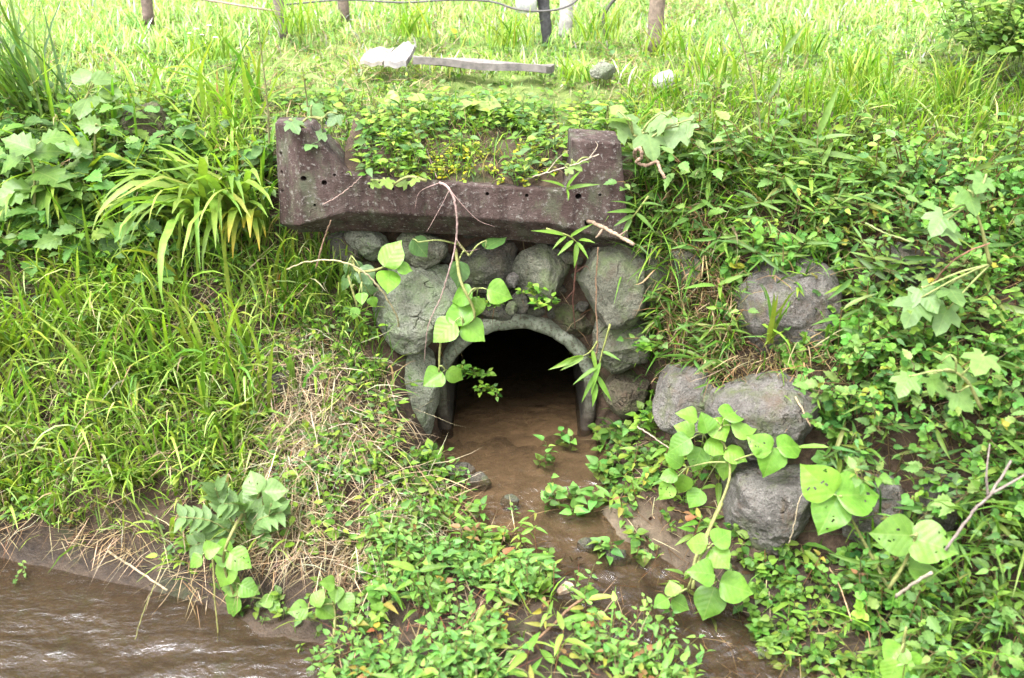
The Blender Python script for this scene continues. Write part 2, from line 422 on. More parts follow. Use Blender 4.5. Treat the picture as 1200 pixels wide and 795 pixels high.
# ------------------------------------------------------------------ water
def make_water():
    gx = np.concatenate([np.arange(-6, -2.6, .06), np.arange(-2.6, 1.6, .014), np.arange(1.6, 3, .06)]); gy = np.concatenate([np.arange(1.2, 2.5, .05), np.arange(2.5, 4.05, .014)])
    X, Y = np.meshgrid(gx, gy, indexing='ij'); V = np.stack([X, Y, np.zeros_like(X)], -1).reshape(-1, 3)
    fl_ = np.clip((3.45 - V[:, 1]) / .35, .12, 1)
    wq = V + .05 * np.column_stack([fbm(V, 4, 91), fbm(V, 4, 92), 0 * X.ravel()])
    V[:, 2] = fl_ * (0.009 * (1 - 2 * np.abs(fbm(wq * np.array([.55, 1.3, 1]), 5, 3, 2))) + .0055 * fbm(wq * np.array([.7, 1.3, 1]), 15, 5, 3))
    idx = np.arange(len(V)).reshape(X.shape)
    Q = np.stack([idx[:-1, :-1], idx[1:, :-1], idx[1:, 1:], idx[:-1, 1:]], -1).reshape(-1, 4)
    mb = MB(); mb.add(V, Q.ravel(), np.full(len(Q), 4))
    o = mb.build('stream_water', M_water('stream_water', (.78, .70, .60), (1.0, 1.7, 1), .4, .14))
    tag(o, 'rippling brown stream reflecting the pale sky at the foot of the bank', kind='structure')
    # outlet channel from inside the pipe to the stream
    path = np.vstack([[.03, 10.2], [.03, 7.0], [.03, 5.2], CHAN[:]]); lev = np.concatenate([[.246, .243, .240], CHW])
    P = smooth_path(np.column_stack([path, lev]), 26)
    T = np.gradient(P[:, :2], axis=0); T /= np.linalg.norm(T, axis=1)[:, None]; Nn = np.column_stack([-T[:, 1], T[:, 0]])
    W = np.where(P[:, 1] > 4.3, .36, .42); V = []; ws = np.linspace(-1, 1, 41)
    for i in range(len(P)):
        for w in ws: V.append([P[i, 0] + Nn[i, 0] * w * W[i], P[i, 1] + Nn[i, 1] * w * W[i], P[i, 2]])
    V = np.array(V); idx = np.arange(len(V)).reshape(len(P), 41)
    rip = np.clip((3.85 - V[:, 1]) / .3, 0, 1)
    V[:, 2] += rip * (.013 * fbm(V, 8, 8, 2) + .006 * fbm(V, 20, 9, 2))
    Q = np.stack([idx[:-1, :-1], idx[1:, :-1], idx[1:, 1:], idx[:-1, 1:]], -1).reshape(-1, 4)
    mb = MB(); mb.add(V, Q.ravel(), np.full(len(Q), 4))
    o = mb.build('outlet_water', M_water('outlet_water', (.90, .81, .69), (1.0, 1.0, 1), .45, .08))
    tag(o, 'shallow clear brown water running out of the pipe', kind='structure')
make_water()

# ------------------------------------------------------------------ pipe
def make_pipe():
    n = 180; cc_ = []; V = []; L = []; Z = []
    rings = [(PIPE_Y + .015, R_OUT), (PIPE_Y, R_OUT - .014), (PIPE_Y, R_IN + .012), (PIPE_Y + .014, R_IN)] + [(y, R_IN) for y in np.linspace(PIPE_Y + .2, 10.4, 24)]
    rings = [(10.4, R_OUT), (PIPE_Y + .3, R_OUT)] + rings
    for i, (y, r) in enumerate(rings):
        for k in range(n):
            a = k / n * 2 * math.pi; q = np.array([[math.cos(a) * 3, y * 3, math.sin(a) * 3]])
            rr = r + (.005 * float(mnoise.noise(q[0] * 2.2)) + .0035 * float(mnoise.noise(q[0] * 9)) if i < 5 or y < 5 else 0)
            cx_, sz_ = math.cos(a), math.sin(a)
            if sz_ < 0: cx_ = math.copysign(abs(cx_) ** .22, cx_)
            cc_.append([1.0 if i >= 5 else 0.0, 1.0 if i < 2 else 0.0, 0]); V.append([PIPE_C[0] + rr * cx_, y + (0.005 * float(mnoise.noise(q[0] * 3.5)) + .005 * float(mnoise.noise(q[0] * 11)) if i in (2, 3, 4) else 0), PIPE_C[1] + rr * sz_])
    for i in range(len(rings) - 1):
        for k in range(n):
            a = i * n + k; b = i * n + (k + 1) % n; L += [a, b, b + n, a + n]; Z.append(4)
    mb = MB(); mb.add(V, L, Z, cc_)
    # closed far end
    e = (len(rings) - 1) * n; mb.l[0] = np.concatenate([mb.l[0], np.arange(e, e + n)]); mb.lp[0] = np.concatenate([mb.lp[0], [n]])
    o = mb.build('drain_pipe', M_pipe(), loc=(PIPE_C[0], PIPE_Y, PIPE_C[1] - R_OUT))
    tag(o, 'round concrete drain pipe with pale lichened rim, dark inside, opening in the stone wall', 'pipe')
    # sand lying on the bottom of the pipe
    ys = np.concatenate([np.linspace(PIPE_Y - .12, PIPE_Y + .3, 20), np.linspace(PIPE_Y + .4, 10.3, 50)]); xs = np.linspace(-R_IN - .02, R_IN + .02, 24)
    V = np.array([[PIPE_C[0] + x, y, .202 - max(0, PIPE_Y + .06 - y) * .25] for y in ys for x in xs]); V[:, 2] += np.clip((V[:, 1] - 4.4) / .4, 0, 1) * (.02 * fbm(V, 4, 2) + .006 * fbm(V, 25, 3))
    idx = np.arange(len(V)).reshape(len(ys), len(xs))
    Q = np.stack([idx[:-1, :-1], idx[1:, :-1], idx[1:, 1:], idx[:-1, 1:]], -1).reshape(-1, 4)
    mb = MB(); mb.add(V, Q.ravel(), np.full(len(Q), 4))
    t = NT('wet_sand'); n2 = t.noise(22, 6, .7, t.pos()); n3 = t.noise(6, 4, .6, t.pos())
    c = t.mix(n3, t.ramp(n2, [(.3, (.13, .095, .063)), (.7, (.26, .195, .135))]), (.07, .054, .036))
    tag(mb.build('sand', t.done(t.principled(c, .7, t.bump(n2, .6, .015)).outputs[0])), 'brown wet sand lying along the bottom of the pipe', kind='stuff')
make_pipe()

# ------------------------------------------------------------------ concrete block (U shaped)
MAT_CONC = M_concrete()
def make_block():
    # front outline traced in the front plane; the plane passes through three points (slightly turned)
    A = at(348, 200, 4.20); B = at(735, 220, 4.24)
    ex = B - A; ex[2] = 0; ex /= np.linalg.norm(ex); nrm = np.array([ex[1], -ex[0], 0.0])   # towards the camera
    def on(px, py, off=0.0):
        u = (px - 600) / FPX; v = (397.5 - py) / FPX
        d = np.array([u, CP + v * SP, -SP + v * CP]); o = A - nrm * off
        return CAM + d * (((o - CAM) @ nrm) / (d @ nrm))
    TH = .20
    back = -nrm * TH
    # loop of front outline, clockwise from the top left
    F = [(349, 151), (362, 152), (407, 203), (424, 207), (540, 216), (658, 224), (669, 204), (670, 164), (728, 168), (737, 283),
         (700, 277), (684, 273), (646, 262), (530, 254), (407, 248), (352, 264)]
    # hidden underside: deeper at mid span
    LW = {10: (700, 291), 11: (684, 290), 12: (646, 287), 13: (530, 275), 14: (407, 271), 15: (352, 273)}
    bm = bmesh.new()
    fv = [bm.verts.new(on(*p)) for p in F]
    # soffit edge, set back
    sv = {}
    for k, p in LW.items(): sv[k] = bm.verts.new(on(p[0], p[1], .13))
    bk = []
    for i, p in enumerate(F):
        q = on(*p); bk.append(bm.verts.new(q + back))
    for k in LW:
        q = np.array(sv[k].co); q = q + nrm * .13 + back; bk[k].co = q
    # left bevelled cheek
    lt = bm.verts.new(on(322, 144, .10)); lb = bm.verts.new(on(328, 263, .10)); ltb = bm.verts.new(on(322, 144, .10) - nrm * (TH - .10)); lbb = bm.verts.new(on(328, 263, .10) - nrm * (TH - .10))
    bm.faces.new(fv[::-1])
    n = len(F)
    for i in range(0, 9): bm.faces.new([fv[i], fv[i + 1], bk[i + 1], bk[i]])
    # right bottom corner 9 -> 10 : to soffit
    s9 = bk[9]
    bm.faces.new([fv[9], fv[10], sv[10]]); bm.faces.new([fv[9], sv[10], bk[10], bk[9]])
    for i in range(10, 15):
        bm.faces.new([fv[i], fv[i + 1], sv[i + 1], sv[i]]); bm.faces.new([sv[i], sv[i + 1], bk[i + 1], bk[i]])
    bm.faces.new([fv[0], bk[0], ltb, lt]); bm.faces.new([fv[15], fv[0], lt, lb]); bm.faces.new([lt, ltb, lbb, lb])
    bm.faces.new([fv[15], lb, sv[15]]); bm.faces.new([sv[15], lb, lbb, bk[15]])
    bm.faces.new(bk + [lbb, ltb])
    bmesh.ops.recalc_face_normals(bm, faces=bm.faces)
    me = bpy.data.meshes.new('concrete_block'); bm.to_mesh(me); bm.free()
    o = bpy.data.objects.new('concrete_block', me); COL.objects.link(o); me.materials.append(MAT_CONC)
    # drilled holes
    cb = bmesh.new()
    holes = [(381, 212, .012), (370, 238, .007), (357, 207, .012), (393, 203, .006), (435, 216, .009), (571, 225, .008), (617, 227, .008), (677, 228, .014), (689, 259, .018), (461, 219, .007), (702, 226, .007)]
    for (px, py, r) in holes + [(330, 180, .010), (331, 202, .010), (331, 224, .010)]:
        c = on(px, py, .03 if px > 345 else .08)
        ax = nrm if px > 345 else np.array([-.75, -.65, 0]); ax = ax / np.linalg.norm(ax)
        rot = Vector((0, 0, 1)).rotation_difference(Vector(ax)).to_matrix().to_4x4()
        rot.translation = Vector(c)
        bmesh.ops.create_cone(cb, cap_ends=True, segments=14, radius1=r, radius2=r, depth=.16, matrix=rot)
    cm = bpy.data.meshes.new('cut'); cb.to_mesh(cm); cb.free(); co = bpy.data.objects.new('cut', cm); COL.objects.link(co)
    be = o.modifiers.new('b', 'BEVEL'); be.width = .007; be.segments = 2; be.limit_method = 'ANGLE'; be.angle_limit = math.radians(25)
    bo = o.modifiers.new('h', 'BOOLEAN'); bo.object = co; bo.operation = 'DIFFERENCE'; bo.solver = 'EXACT'
    bpy.context.view_layer.update()
    dg = bpy.context.evaluated_depsgraph_get()
    nm = bpy.data.meshes.new_from_object(o.evaluated_get(dg))
    o.modifiers.clear(); o.data = nm; nm.name = 'concrete_block'
    bpy.data.objects.remove(co)
    # chip the surface a little
    b2 = bmesh.new(); b2.from_mesh(nm)
    bmesh.ops.triangulate(b2, faces=[f for f in b2.faces if len(f.verts) > 4])
    for it in range(4):
        es = [e for e in b2.edges if e.calc_length() > .045]
        if not es: break
        bmesh.ops.subdivide_edges(b2, edges=es, cuts=1, use_grid_fill=False)
        bmesh.ops.triangulate(b2, faces=[f for f in b2.faces if len(f.verts) > 4])
    b2.normal_update()
    for v in b2.verts:
        p = v.co; q = .0016 * mnoise.noise(p * 7) + .0022 * mnoise.noise(p * 31)
        v.co = p + v.normal * q
    b2.to_mesh(nm); b2.free()
    ctr = on(530, 270, .13)
    nm.transform(__import__('mathutils').Matrix.Translation(Vector(-ctr))); o.location = tuple(ctr)
    for p in nm.polygons: p.use_smooth = False
    tag(o, 'weathered purplish brown concrete block, U shaped with drilled holes above the pipe', 'concrete block')
    return on, nrm
block_on, block_n = make_block()

# ------------------------------------------------------------------ stones
MS_pale = M_stone('pale_lichen_stone', (.115, .12, .09), (.25, .262, .205), (.15, .195, .10), .5, .3)
MS_dark = M_stone('dark_wall_stone', (.042, .039, .031), (.10, .096, .078), (.08, .10, .045), .35, .5)
MS_grey = M_stone('grey_bank_stone', (.07, .063, .055), (.172, .16, .148), (.08, .092, .04), .34, .75)
MS_moss = M_stone('mossy_stone', (.045, .036, .024), (.10, .088, .058), (.07, .095, .03), .5, .6)
MS_mid  = M_stone('green_grey_stone', (.07, .068, .05), (.155, .155, .118), (.11, .14, .062), .45, .45)
MS_white = M_stone('white_stone', (.3, .29, .26), (.48, .47, .44), (.3, .32, .2), .15, .3)

def stone(poly, Y, dep, mat, label, group, seed=0, rough=.07, flat=.6, facet=.5, tiltback=0.0, name='stone'):
    p = np.array(poly, float); c2 = (p.min(0) + p.max(0)) / 2
    C = at(c2[0], c2[1], Y); s = axis_depth(C) / FPX
    d = p - c2; ang = np.arctan2(-d[:, 1], d[:, 0]); rad = np.hypot(d[:, 0], d[:, 1]) * s * (1.03 + .34 * facet)
    o = np.argsort(ang); ang = ang[o]; rad = rad[o]
    ang = np.concatenate([ang - 2 * math.pi, ang, ang + 2 * math.pi]); rad = np.tile(rad, 3)
    bm = bmesh.new(); bmesh.ops.create_icosphere(bm, subdivisions=6 if len(poly) > 6 and rad.max() > .09 else 5, radius=1)
    D = np.array([v.co[:] for v in bm.verts])
    # local frame: x right, y up in the picture plane, z towards the camera
    right = np.array([1.0, 0, 0]); fw = C - CAM; fw /= np.linalg.norm(fw); right = right - fw * (right @ fw); right /= np.linalg.norm(right); up = np.cross(right, fw)
    az = np.arctan2(D[:, 1], D[:, 0]); el = np.arcsin(D[:, 2].clip(-1, 1)); ce = np.cos(el)
    r = np.interp(az, ang, rad)
    r = sum(np.interp(az + q, ang, rad) for q in (-.12, 0, .12)) / 3
    rc = r * np.abs(ce) ** flat
    z = dep * np.sign(D[:, 2]) * np.abs(np.sin(el)) ** .8
    Lc = np.column_stack([np.cos(az) * rc, np.sin(az) * rc, z])
    sz = np.mean(rad)
    R_ = np.random.default_rng(seed + 100)
    for k in range(12):      # cleaved facets
        nrm = R_.standard_normal(3); nrm[2] = abs(nrm[2]) * .9 + .15
        if k == 0: nrm = np.array([R_.normal(0, .2), R_.normal(.1, .25), 1.0])
        if k == 1: nrm = np.array([R_.normal(0, .25), 1.0, R_.normal(.5, .3)])
        nrm /= np.linalg.norm(nrm)
        h = (Lc @ nrm).max() * (1 - facet * R_.uniform(.2, .75))
        ex = Lc @ nrm - h; Lc = Lc - np.where(ex > 0, ex * .94, 0)[:, None] * nrm
    Q = Lc / sz + seed * 3.1
    nn = Lc / (np.linalg.norm(Lc, axis=1)[:, None] + 1e-6)
    rid = 1 - np.abs(fbm(Q, 1.3, seed + 4, 3))
    Lc = Lc + nn * (sz * rough * (fbm(Q, 1.1, seed) * 1.5 + fbm(Q, 3.3, seed + 1) * .7 + .6 * (rid - .7) + fbm(Q, 11, seed + 2, 3) * .28))[:, None]
    if tiltback: Lc[:, 2] -= Lc[:, 1] * tiltback
    W = Lc[:, :1] * right + Lc[:, 1:2] * up - Lc[:, 2:3] * fw
    base = W[:, 2].min()
    for v, w in zip(bm.verts, W): v.co = (w[0], w[1], w[2] - base)
    for f in bm.faces: f.smooth = True
    me = bpy.data.meshes.new(name); bm.to_mesh(me); bm.free(); me.materials.append(mat)
    ob = bpy.data.objects.new(name, me); COL.objects.link(ob); ob.location = (C[0], C[1], C[2] + base)
    tag(ob, label, 'stone', group)
    return ob

GW = 'stones of the wall round the pipe'; GB = 'stones of the right bank'
stone([(440,345),(450,328),(475,311),(500,308),(520,316),(531,335),(528,360),(515,377),(500,399),(478,410),(465,405),(453,386),(441,372)], 4.33, .13, MS_pale, 'largest stone of the wall, pale greenish grey, at the upper left of the pipe', GW, 1, .06, .58, .2)
stone([(408,274),(440,274),(454,288),(444,303),(425,296)], 4.40, .09, MS_pale, 'pale stone wedged under the left end of the concrete block', GW, 2)
stone([(468,282),(490,274),(514,281),(520,298),(506,309),(480,305)], 4.38, .10, MS_mid, 'flat grey stone under the block, just above the largest pale stone', GW, 3)
stone([(538,298),(558,287),(592,288),(603,308),(600,332),(575,338),(548,330)], 4.40, .10, MS_dark, 'dark rough stone in the middle of the wall under the block', GW, 4, .08)
stone([(604,318),(622,297),(650,293),(664,310),(657,335),(641,346),(619,339)], 4.37, .10, MS_mid, 'angular grey stone right above the crown of the pipe', GW, 5, .05, .6, .6)
stone([(690,312),(704,292),(736,290),(751,310),(750,350),(736,373),(704,374),(686,355)], 4.32, .13, MS_mid, 'squarish greenish stone under the right end of the concrete block', GW, 6, .05, .5)
stone([(703,387),(715,372),(740,374),(755,395),(752,420),(736,434),(712,428)], 4.32, .12, MS_mid, 'cracked grey stone beside the pipe on the right, second from the top of its column', GW, 7, .07, .6, .5)
stone([(715,440),(740,431),(754,445),(751,472),(735,486),(716,472)], 4.32, .11, MS_moss, 'brown mossy stone lowest on the right side of the pipe', GW, 8)
stone([(602,352),(609,339),(617,350),(615,364),(604,364)], 4.36, .03, MS_dark, 'small upright stone chip standing on the crown of the pipe', GW, 9)
stone([(596,322),(602,318),(606,328),(603,337),(597,334)], 4.31, .02, MS_grey, 'reddish stone chip stuck left of the angular grey stone', GW, 10)
stone([(594,360),(599,354),(605,360),(603,367),(596,367)], 4.32, .025, MS_mid, 'rounded pebble lying on the crown of the pipe', GW, 11)
stone([(464,412),(488,404),(502,412),(508,440),(504,480),(506,508),(490,506),(470,484)], 4.30, .10, MS_pale, 'tall flat stone with green lichen standing at the left of the pipe', GW, 12, .05, .5, .25)
stone([(548,350),(575,342),(598,350),(600,368),(560,372)], 4.46, .07, MS_dark, 'dark stone half sunk in soil left above the pipe crown', GW, 13)
stone([(640,350),(668,345),(690,365),(690,395),(672,392),(648,372)], 4.48, .07, MS_moss, 'brown stone sunk in soil right above the pipe crown', GW, 14)
stone([(380,280),(405,272),(420,290),(414,312),(388,308)], 4.42, .08, MS_dark, 'dark stone shaded under the left foot of the concrete block', GW, 15)
stone([(752,300),(762,285),(778,300),(776,345),(762,360),(752,340)], 4.36, .08, MS_mid, 'narrow stone behind grass right of the squarish greenish stone', GW, 16)
stone([(801,285),(812,276),(822,300),(818,335),(804,330)], 4.27, .08, MS_mid, 'tall narrow grey stone behind the dry straw on the right bank', GB, 17)
stone([(774,460),(788,424),(826,428),(838,470),(828,503),(790,503),(776,492)], 3.98, .14, MS_grey, 'upright grey stone at the foot of the right bank nearest the pipe', GB, 18, .05, .5, .5)
stone([(838,466),(872,451),(932,455),(958,475),(953,510),(915,523),(848,517)], 3.72, .16, MS_grey, 'flat topped grey stone resting on the largest stone of the right bank', GB, 19, .06, .5, .45)
stone([(854,560),(878,533),(942,533),(963,570),(960,622),(936,648),(904,640),(866,614)], 3.56, .17, MS_grey, 'largest rugged grey stone at the foot of the right bank', GB, 20, .075, .5, .5)
stone([(866,394),(886,332),(925,305),(959,322),(974,362),(968,404),(920,412)], 4.03, .16, MS_grey, 'smooth grey stone high on the right bank among leaves', GB, 21, .045, .5, .38)
stone([(985,590),(1008,563),(1042,568),(1050,600),(1028,630),(998,624)], 3.42, .12, MS_grey, 'grey stone behind the big three leaved kudzu leaf', GB, 22)
stone([(1082,590),(1098,556),(1122,572),(1125,612),(1100,624)], 3.36, .10, MS_dark, 'dark stone in a gap among the leaves of the right bank', GB, 23)
stone([(822,470),(836,457),(850,467),(847,484),(830,486)], 3.86, .05, MS_mid, 'fist sized pale stone on top of the upright grey stone', GB, 24)
stone([(1035,300),(1065,288),(1090,300),(1092,335),(1060,345),(1038,330)], 4.02, .10, MS_dark, 'dark stone added in place of the shadowed gap in the upper right bank', GB, 26)  # added dark stone stands in for the shadow of a hole
stone([(310,441),(324,431),(339,437),(338,452),(318,458)], float(ground_y(324, 446)[1]) - .02, .06, MS_dark, 'dark stone lying in the dry grass of the left bank', None, 27)
stone([(148,150),(158,128),(180,122),(194,140),(191,168),(165,172)], float(ground_y(170, 160)[1]) - .06, .10, MS_moss, 'brown stone among leaves at the top of the left bank', None, 28)
stone([(768,94),(777,86),(789,89),(794,100),(783,106)], float(ground_y(780, 104)[1]) + .03, .05, MS_white, 'white stone lying in the lawn near the wooden post', None, 29)
stone([(692,84),(699,78),(714,77),(722,84),(706,90)], float(ground_y(706, 88)[1]) + .05, .05, MS_pale, 'flat pale grey stone in the lawn left of the white stone', None, 30)
for k, (x, y, w) in enumerate([(560,566,14),(598,590,12),(540,556,18),(722,655,16),(690,640,12)]):
    g = ground_y(x, y); 
    stone([(x-w,y),(x-w*.4,y-w*.6),(x+w*.6,y-w*.5),(x+w,y+w*.1),(x+w*.2,y+w*.5)], float(g[1]), .03, MS_dark,
          ['small dark stone in the water furthest left at the channel edge','wet flat stone breaking the water below the pipe','long flat wet stone under the left channel bank','wet stone in the ripples left of the lower kudzu','small wet stone in the ripples nearest the pipe'][[1,1,2,3,4][k] if k else 0], 'wet stones in the channel', 40 + k)

# rubble packed into the joints of the wall
def rubble():
    bm = bmesh.new(); bmesh.ops.create_icosphere(bm, subdivisions=3, radius=1); D = np.array([v.co[:] for v in bm.verts]); F = np.array([[v.index for v in f.verts] for f in bm.faces]); bm.free()
    R_ = np.random.default_rng(9); mb = MB()
    for k in range(110):
        for _ in range(40):
            px, py = R_.uniform(385, 775), R_.uniform(272, 480)
            if (py < 372 or px < 500 or px > 705) and not (px < 440 and py > 320) : break
        C = at(px, py, 4.445 if 440 < px < 760 else 4.42); r = R_.uniform(.014, .042)
        q = D * r * np.array([R_.uniform(.8, 1.5), .8, R_.uniform(.6, 1.1)])
        for j in range(8):
            n = R_.standard_normal(3); n /= np.linalg.norm(n); h = (q @ n).max() * R_.uniform(.6, .92); e = q @ n - h; q = q - np.where(e > 0, e, 0)[:, None] * n
        mb.add(q + C, F.ravel(), np.full(len(F), 3))
    tag(mb.build('rubble', MS_dark), 'small dark rubble packed between the stones of the wall', kind='stuff')
rubble()

# soil washed over the crossbar of the block, filling the U
def soil_fill():
    a = block_on(430, 207.5); b = block_on(655, 223.5)
    xs = np.linspace(a[0] - .10, b[0] + .02, 70); ys = np.linspace(0, .62, 46); V = []
    for x in xs:
        f = (x - a[0]) / (b[0] - a[0]); z0 = a[2] + (b[2] - a[2]) * f; y0 = a[1] + (b[1] - a[1]) * f + .022
        for y in ys: V.append([x, y0 + y, z0 + .004 + .16 * (1 - math.exp(-y / .30))])
    V = np.array(V); ed = np.tile(np.clip(ys / .10, 0, 1), len(xs))
    V[:, 2] += ed * (.030 * fbm(V, 6, 61) + .012 * fbm(V, 20, 62)) - (1 - ed) * .02; V[:, 1] += (1 - ed) * .02 * fbm(V, 14, 63)
    idx = np.arange(len(V)).reshape(len(xs), len(ys))
    Q = np.stack([idx[:-1, :-1], idx[1:, :-1], idx[1:, 1:], idx[:-1, 1:]], -1).reshape(-1, 4)
    mb = MB(); mb.add(V, Q.ravel(), np.full(len(Q), 4)); o = mb.build('soil', bpy.data.materials['bank_soil']); tag(o, 'dark soil filling the U of the concrete block', kind='structure')
    e1 = V[Q[:, 2]] - V[Q[:, 0]]; e2 = V[Q[:, 3]] - V[Q[:, 1]]; n = np.cross(e1, e2); A = np.linalg.norm(n, axis=1) / 2
    n = n / (2 * A[:, None] + 1e-12); n[n[:, 2] < 0] *= -1
    return (V, Q, V[Q].mean(1), A, n)
FILL = soil_fill()
# ================================================================== vegetation
ML_grass = M_leaf('grass_blade', .40, .5, .3)
ML_leaf = M_leaf('soft_leaf', .38, .5, .28, .12)
ML_kudzu = M_leaf('kudzu_leaf', .45, .42, .4, .2)
ML_dull = M_leaf('straw_blade', .15, .8, .1)
MP_wood = M_plain('grey_wood', .85, .6, 40)
MP_twig = M_plain('twig_bark', .85, .5, 90)
MP_stem = M_plain('green_stem', .6, .2, 60)

def jit(base, n, s=.18, hue=.10):
    """n colours round a base colour: leaf to leaf variation of the leaf itself"""
    b = np.asarray(base, float); v = np.exp(rng.standard_normal((n, 1)) * s); h = np.exp(rng.standard_normal((n, 3)) * hue * np.array([1.2, .5, 1]))
    return np.clip(b * v * h, .004, .9)

def pick(pal, w, n, s=.16, hue=.08):
    pal = np.asarray(pal, float); w = np.asarray(w, float); k = rng.choice(len(pal), n, p=w / w.sum())
    v = np.exp(rng.standard_normal((n, 1)) * s); h = np.exp(rng.standard_normal((n, 3)) * hue * np.array([1.2, .5, 1]))
    return np.clip(pal[k] * v * h, .004, .9)

def norm(a): return a / (np.linalg.norm(a, axis=-1, keepdims=True) + 1e-9)

def blades(mb, P, az, L, W, th0, curl, col, nseg=5, fold=0.0, tip=None, prof=None, roll=.35):
    N = len(P)
    if N == 0: return
    th0 = np.broadcast_to(th0, N); curl = np.broadcast_to(curl, N); L = np.broadcast_to(L, N); W = np.broadcast_to(W, N)
    ca, sa = np.cos(az), np.sin(az)
    side = np.stack([-sa, ca, np.zeros(N)], 1)
    rl = rng.normal(0, roll, N)
    p = P.astype(float).copy(); rows = []; pr = prof or ([.7, 1.0, .95, .75, .45, .04] if nseg == 5 else list(np.interp(np.linspace(0, 1, nseg + 1), [0, .2, .5, .8, 1], [.7, 1, .9, .55, .04])))
    cols = []
    wav = rng.normal(0, .12, (N, nseg + 1))
    for i in range(nseg + 1):
        f = i / nseg; th = th0 + curl * f ** 1.25 + wav[:, i]
        d = np.stack([np.sin(th) * ca, np.sin(th) * sa, np.cos(th)], 1)
        nn = np.stack([np.cos(th) * ca, np.cos(th) * sa, -np.sin(th)], 1)
        s2 = side * np.cos(rl)[:, None] + nn * np.sin(rl)[:, None]
        h = (W * pr[i] / 2)[:, None] * s2
        if fold: rows.append(np.stack([p - h - nn * (W * pr[i] * fold)[:, None], p, p + h - nn * (W * pr[i] * fold)[:, None]], 1))
        else: rows.append(np.stack([p - h, p + h], 1))
        cc = col if tip is None else col * (1 - max(0, f - .7) / .3) + tip * (max(0, f - .7) / .3)
        cols.append(np.repeat(cc[:, None, :], 3 if fold else 2, 1))
        p = p + d * (L / nseg)[:, None]
    k = 3 if fold else 2
    V = np.concatenate(rows, 1); Cc = np.concatenate(cols, 1)        # N, k*(nseg+1), 3
    q = []
    for i in range(nseg):
        for c in range(k - 1): q.append([i * k + c, i * k + c + 1, (i + 1) * k + c + 1, (i + 1) * k + c])
    q = np.array(q); m = k * (nseg + 1)
    Lp = (np.arange(N)[:, None, None] * m + q[None]).reshape(-1)
    mb.add(V.reshape(-1, 3), Lp, np.full(N * len(q), 4), Cc.reshape(-1, 3))

def leaf_template(prof, cols=3, droop=.18, fold=.16, wave=0.0, serr=0.0, seed=0):
    """prof: list of (t, halfwidth); x along the leaf, y across, z up"""
    r_ = np.random.default_rng(seed); ys = np.linspace(-1, 1, cols); V = []; U = []
    for t, w in prof:
        for y in ys:
            s_ = 1 + (serr * (1 if (len(V) // cols) % 2 else -1) if abs(y) == 1 else 0)
            yy = y * w * s_
            V.append([t, yy, fold * abs(yy) - droop * t * t + wave * math.sin(t * 11 + y * 2) * abs(y)]); U.append([t, yy, 0])
    n = len(prof); q = []
    for i in range(n - 1):
        for c in range(cols - 1): q.append([i * cols + c, i * cols + c + 1, (i + 1) * cols + c + 1, (i + 1) * cols + c])
    return np.array(V), np.array(q).ravel(), np.full(len(q), 4), np.array(U)

T_kudzu = leaf_template([(0, .03), (.03, .20), (.10, .36), (.22, .45), (.36, .48), (.5, .44), (.65, .34), (.78, .22), (.9, .09), (1, .005)], 7, .16, .10, .012)
T_kudzu2 = leaf_template([(0, .03), (.03, .18), (.10, .33), (.22, .42), (.38, .46), (.55, .42), (.7, .31), (.82, .18), (.92, .07), (1, .005)], 7, .32, .24, .02)
T_ovate = leaf_template([(0, .02), (.1, .2), (.28, .3), (.5, .28), (.75, .15), (1, .005)], 3, .22, .3)
T_round = leaf_template([(0, .03), (.15, .22), (.45, .32), (.75, .26), (1, .02)], 3, .15, .25)
T_lance = leaf_template([(0, .01), (.12, .075), (.35, .10), (.65, .072), (1, .003)], 3, .25, .5)
T_arrow = leaf_template([(0, .05), (.06, .27), (.2, .32), (.4, .30), (.65, .2), (.85, .09), (1, .005)], 3, .2, .35)
T_serr = leaf_template([(0, .03), (.12, .26), (.22, .28), (.32, .36), (.42, .32), (.52, .33), (.62, .24), (.72, .22), (.82, .12), (1, .005)], 5, .25, .2, .015, .12)
T_kv = [leaf_template([(0, .03), (.03, .20), (.10, .36), (.22, .45 + a), (.36, .48 + a), (.5, .44), (.65, .34 - a), (.78, .22), (.9, .09), (1, .005)], 9, dr, fo, wv, 0, k)
        for k, (a, dr, fo, wv) in enumerate([(0, .10, .08, .02), (.02, .3, .2, .03), (-.03, .42, .05, .02), (.01, .05, .32, .03), (-.02, .22, -.12, .025)])]
def holed(seed, nh):
    r_ = np.random.default_rng(seed); t = np.linspace(0, 1, 26); w = np.interp(t, [0, .03, .10, .22, .36, .5, .65, .78, .9, 1], [.03, .20, .36, .45, .48, .44, .34, .22, .09, .005])
    V, q, z, U = leaf_template(list(zip(t, w)), 21, .2, .12, .02); q = q.reshape(-1, 4); c = U[q].mean(1); keep = np.ones(len(q), bool)
    for _ in range(nh):
        h = np.array([r_.uniform(.2, .8), r_.uniform(-.3, .3)]); keep &= (((c[:, 0] - h[0]) / r_.uniform(.02, .05)) ** 2 + ((c[:, 1] - h[1]) / r_.uniform(.02, .04)) ** 2) > 1
    q = q[keep]; return V, q.ravel(), np.full(len(q), 4), U
T_hole = [holed(k, 5) for k in range(3)]
def lobed():
    pts = [(0, 0)]; seq = [(-150, .38), (-128, .55), (-100, .34), (-78, .62), (-56, .78), (-40, .5), (-20, .78), (0, 1.0), (20, .78), (40, .5), (56, .78), (78, .62), (100, .34), (128, .55), (150, .38)]
    V = [[.12, 0, 0]]
    for a, r in seq: V.append([.12 + r * .85 * math.cos(math.radians(a)), r * .85 * math.sin(math.radians(a)), -.18 * r * r])
    L = []; 
    for i in range(1, len(V) - 1): L += [0, i, i + 1]
    V = np.array(V); return V, np.array(L), np.full(len(V) - 2, 3), V * np.array([1, 1, 0])
T_lobed = lobed()

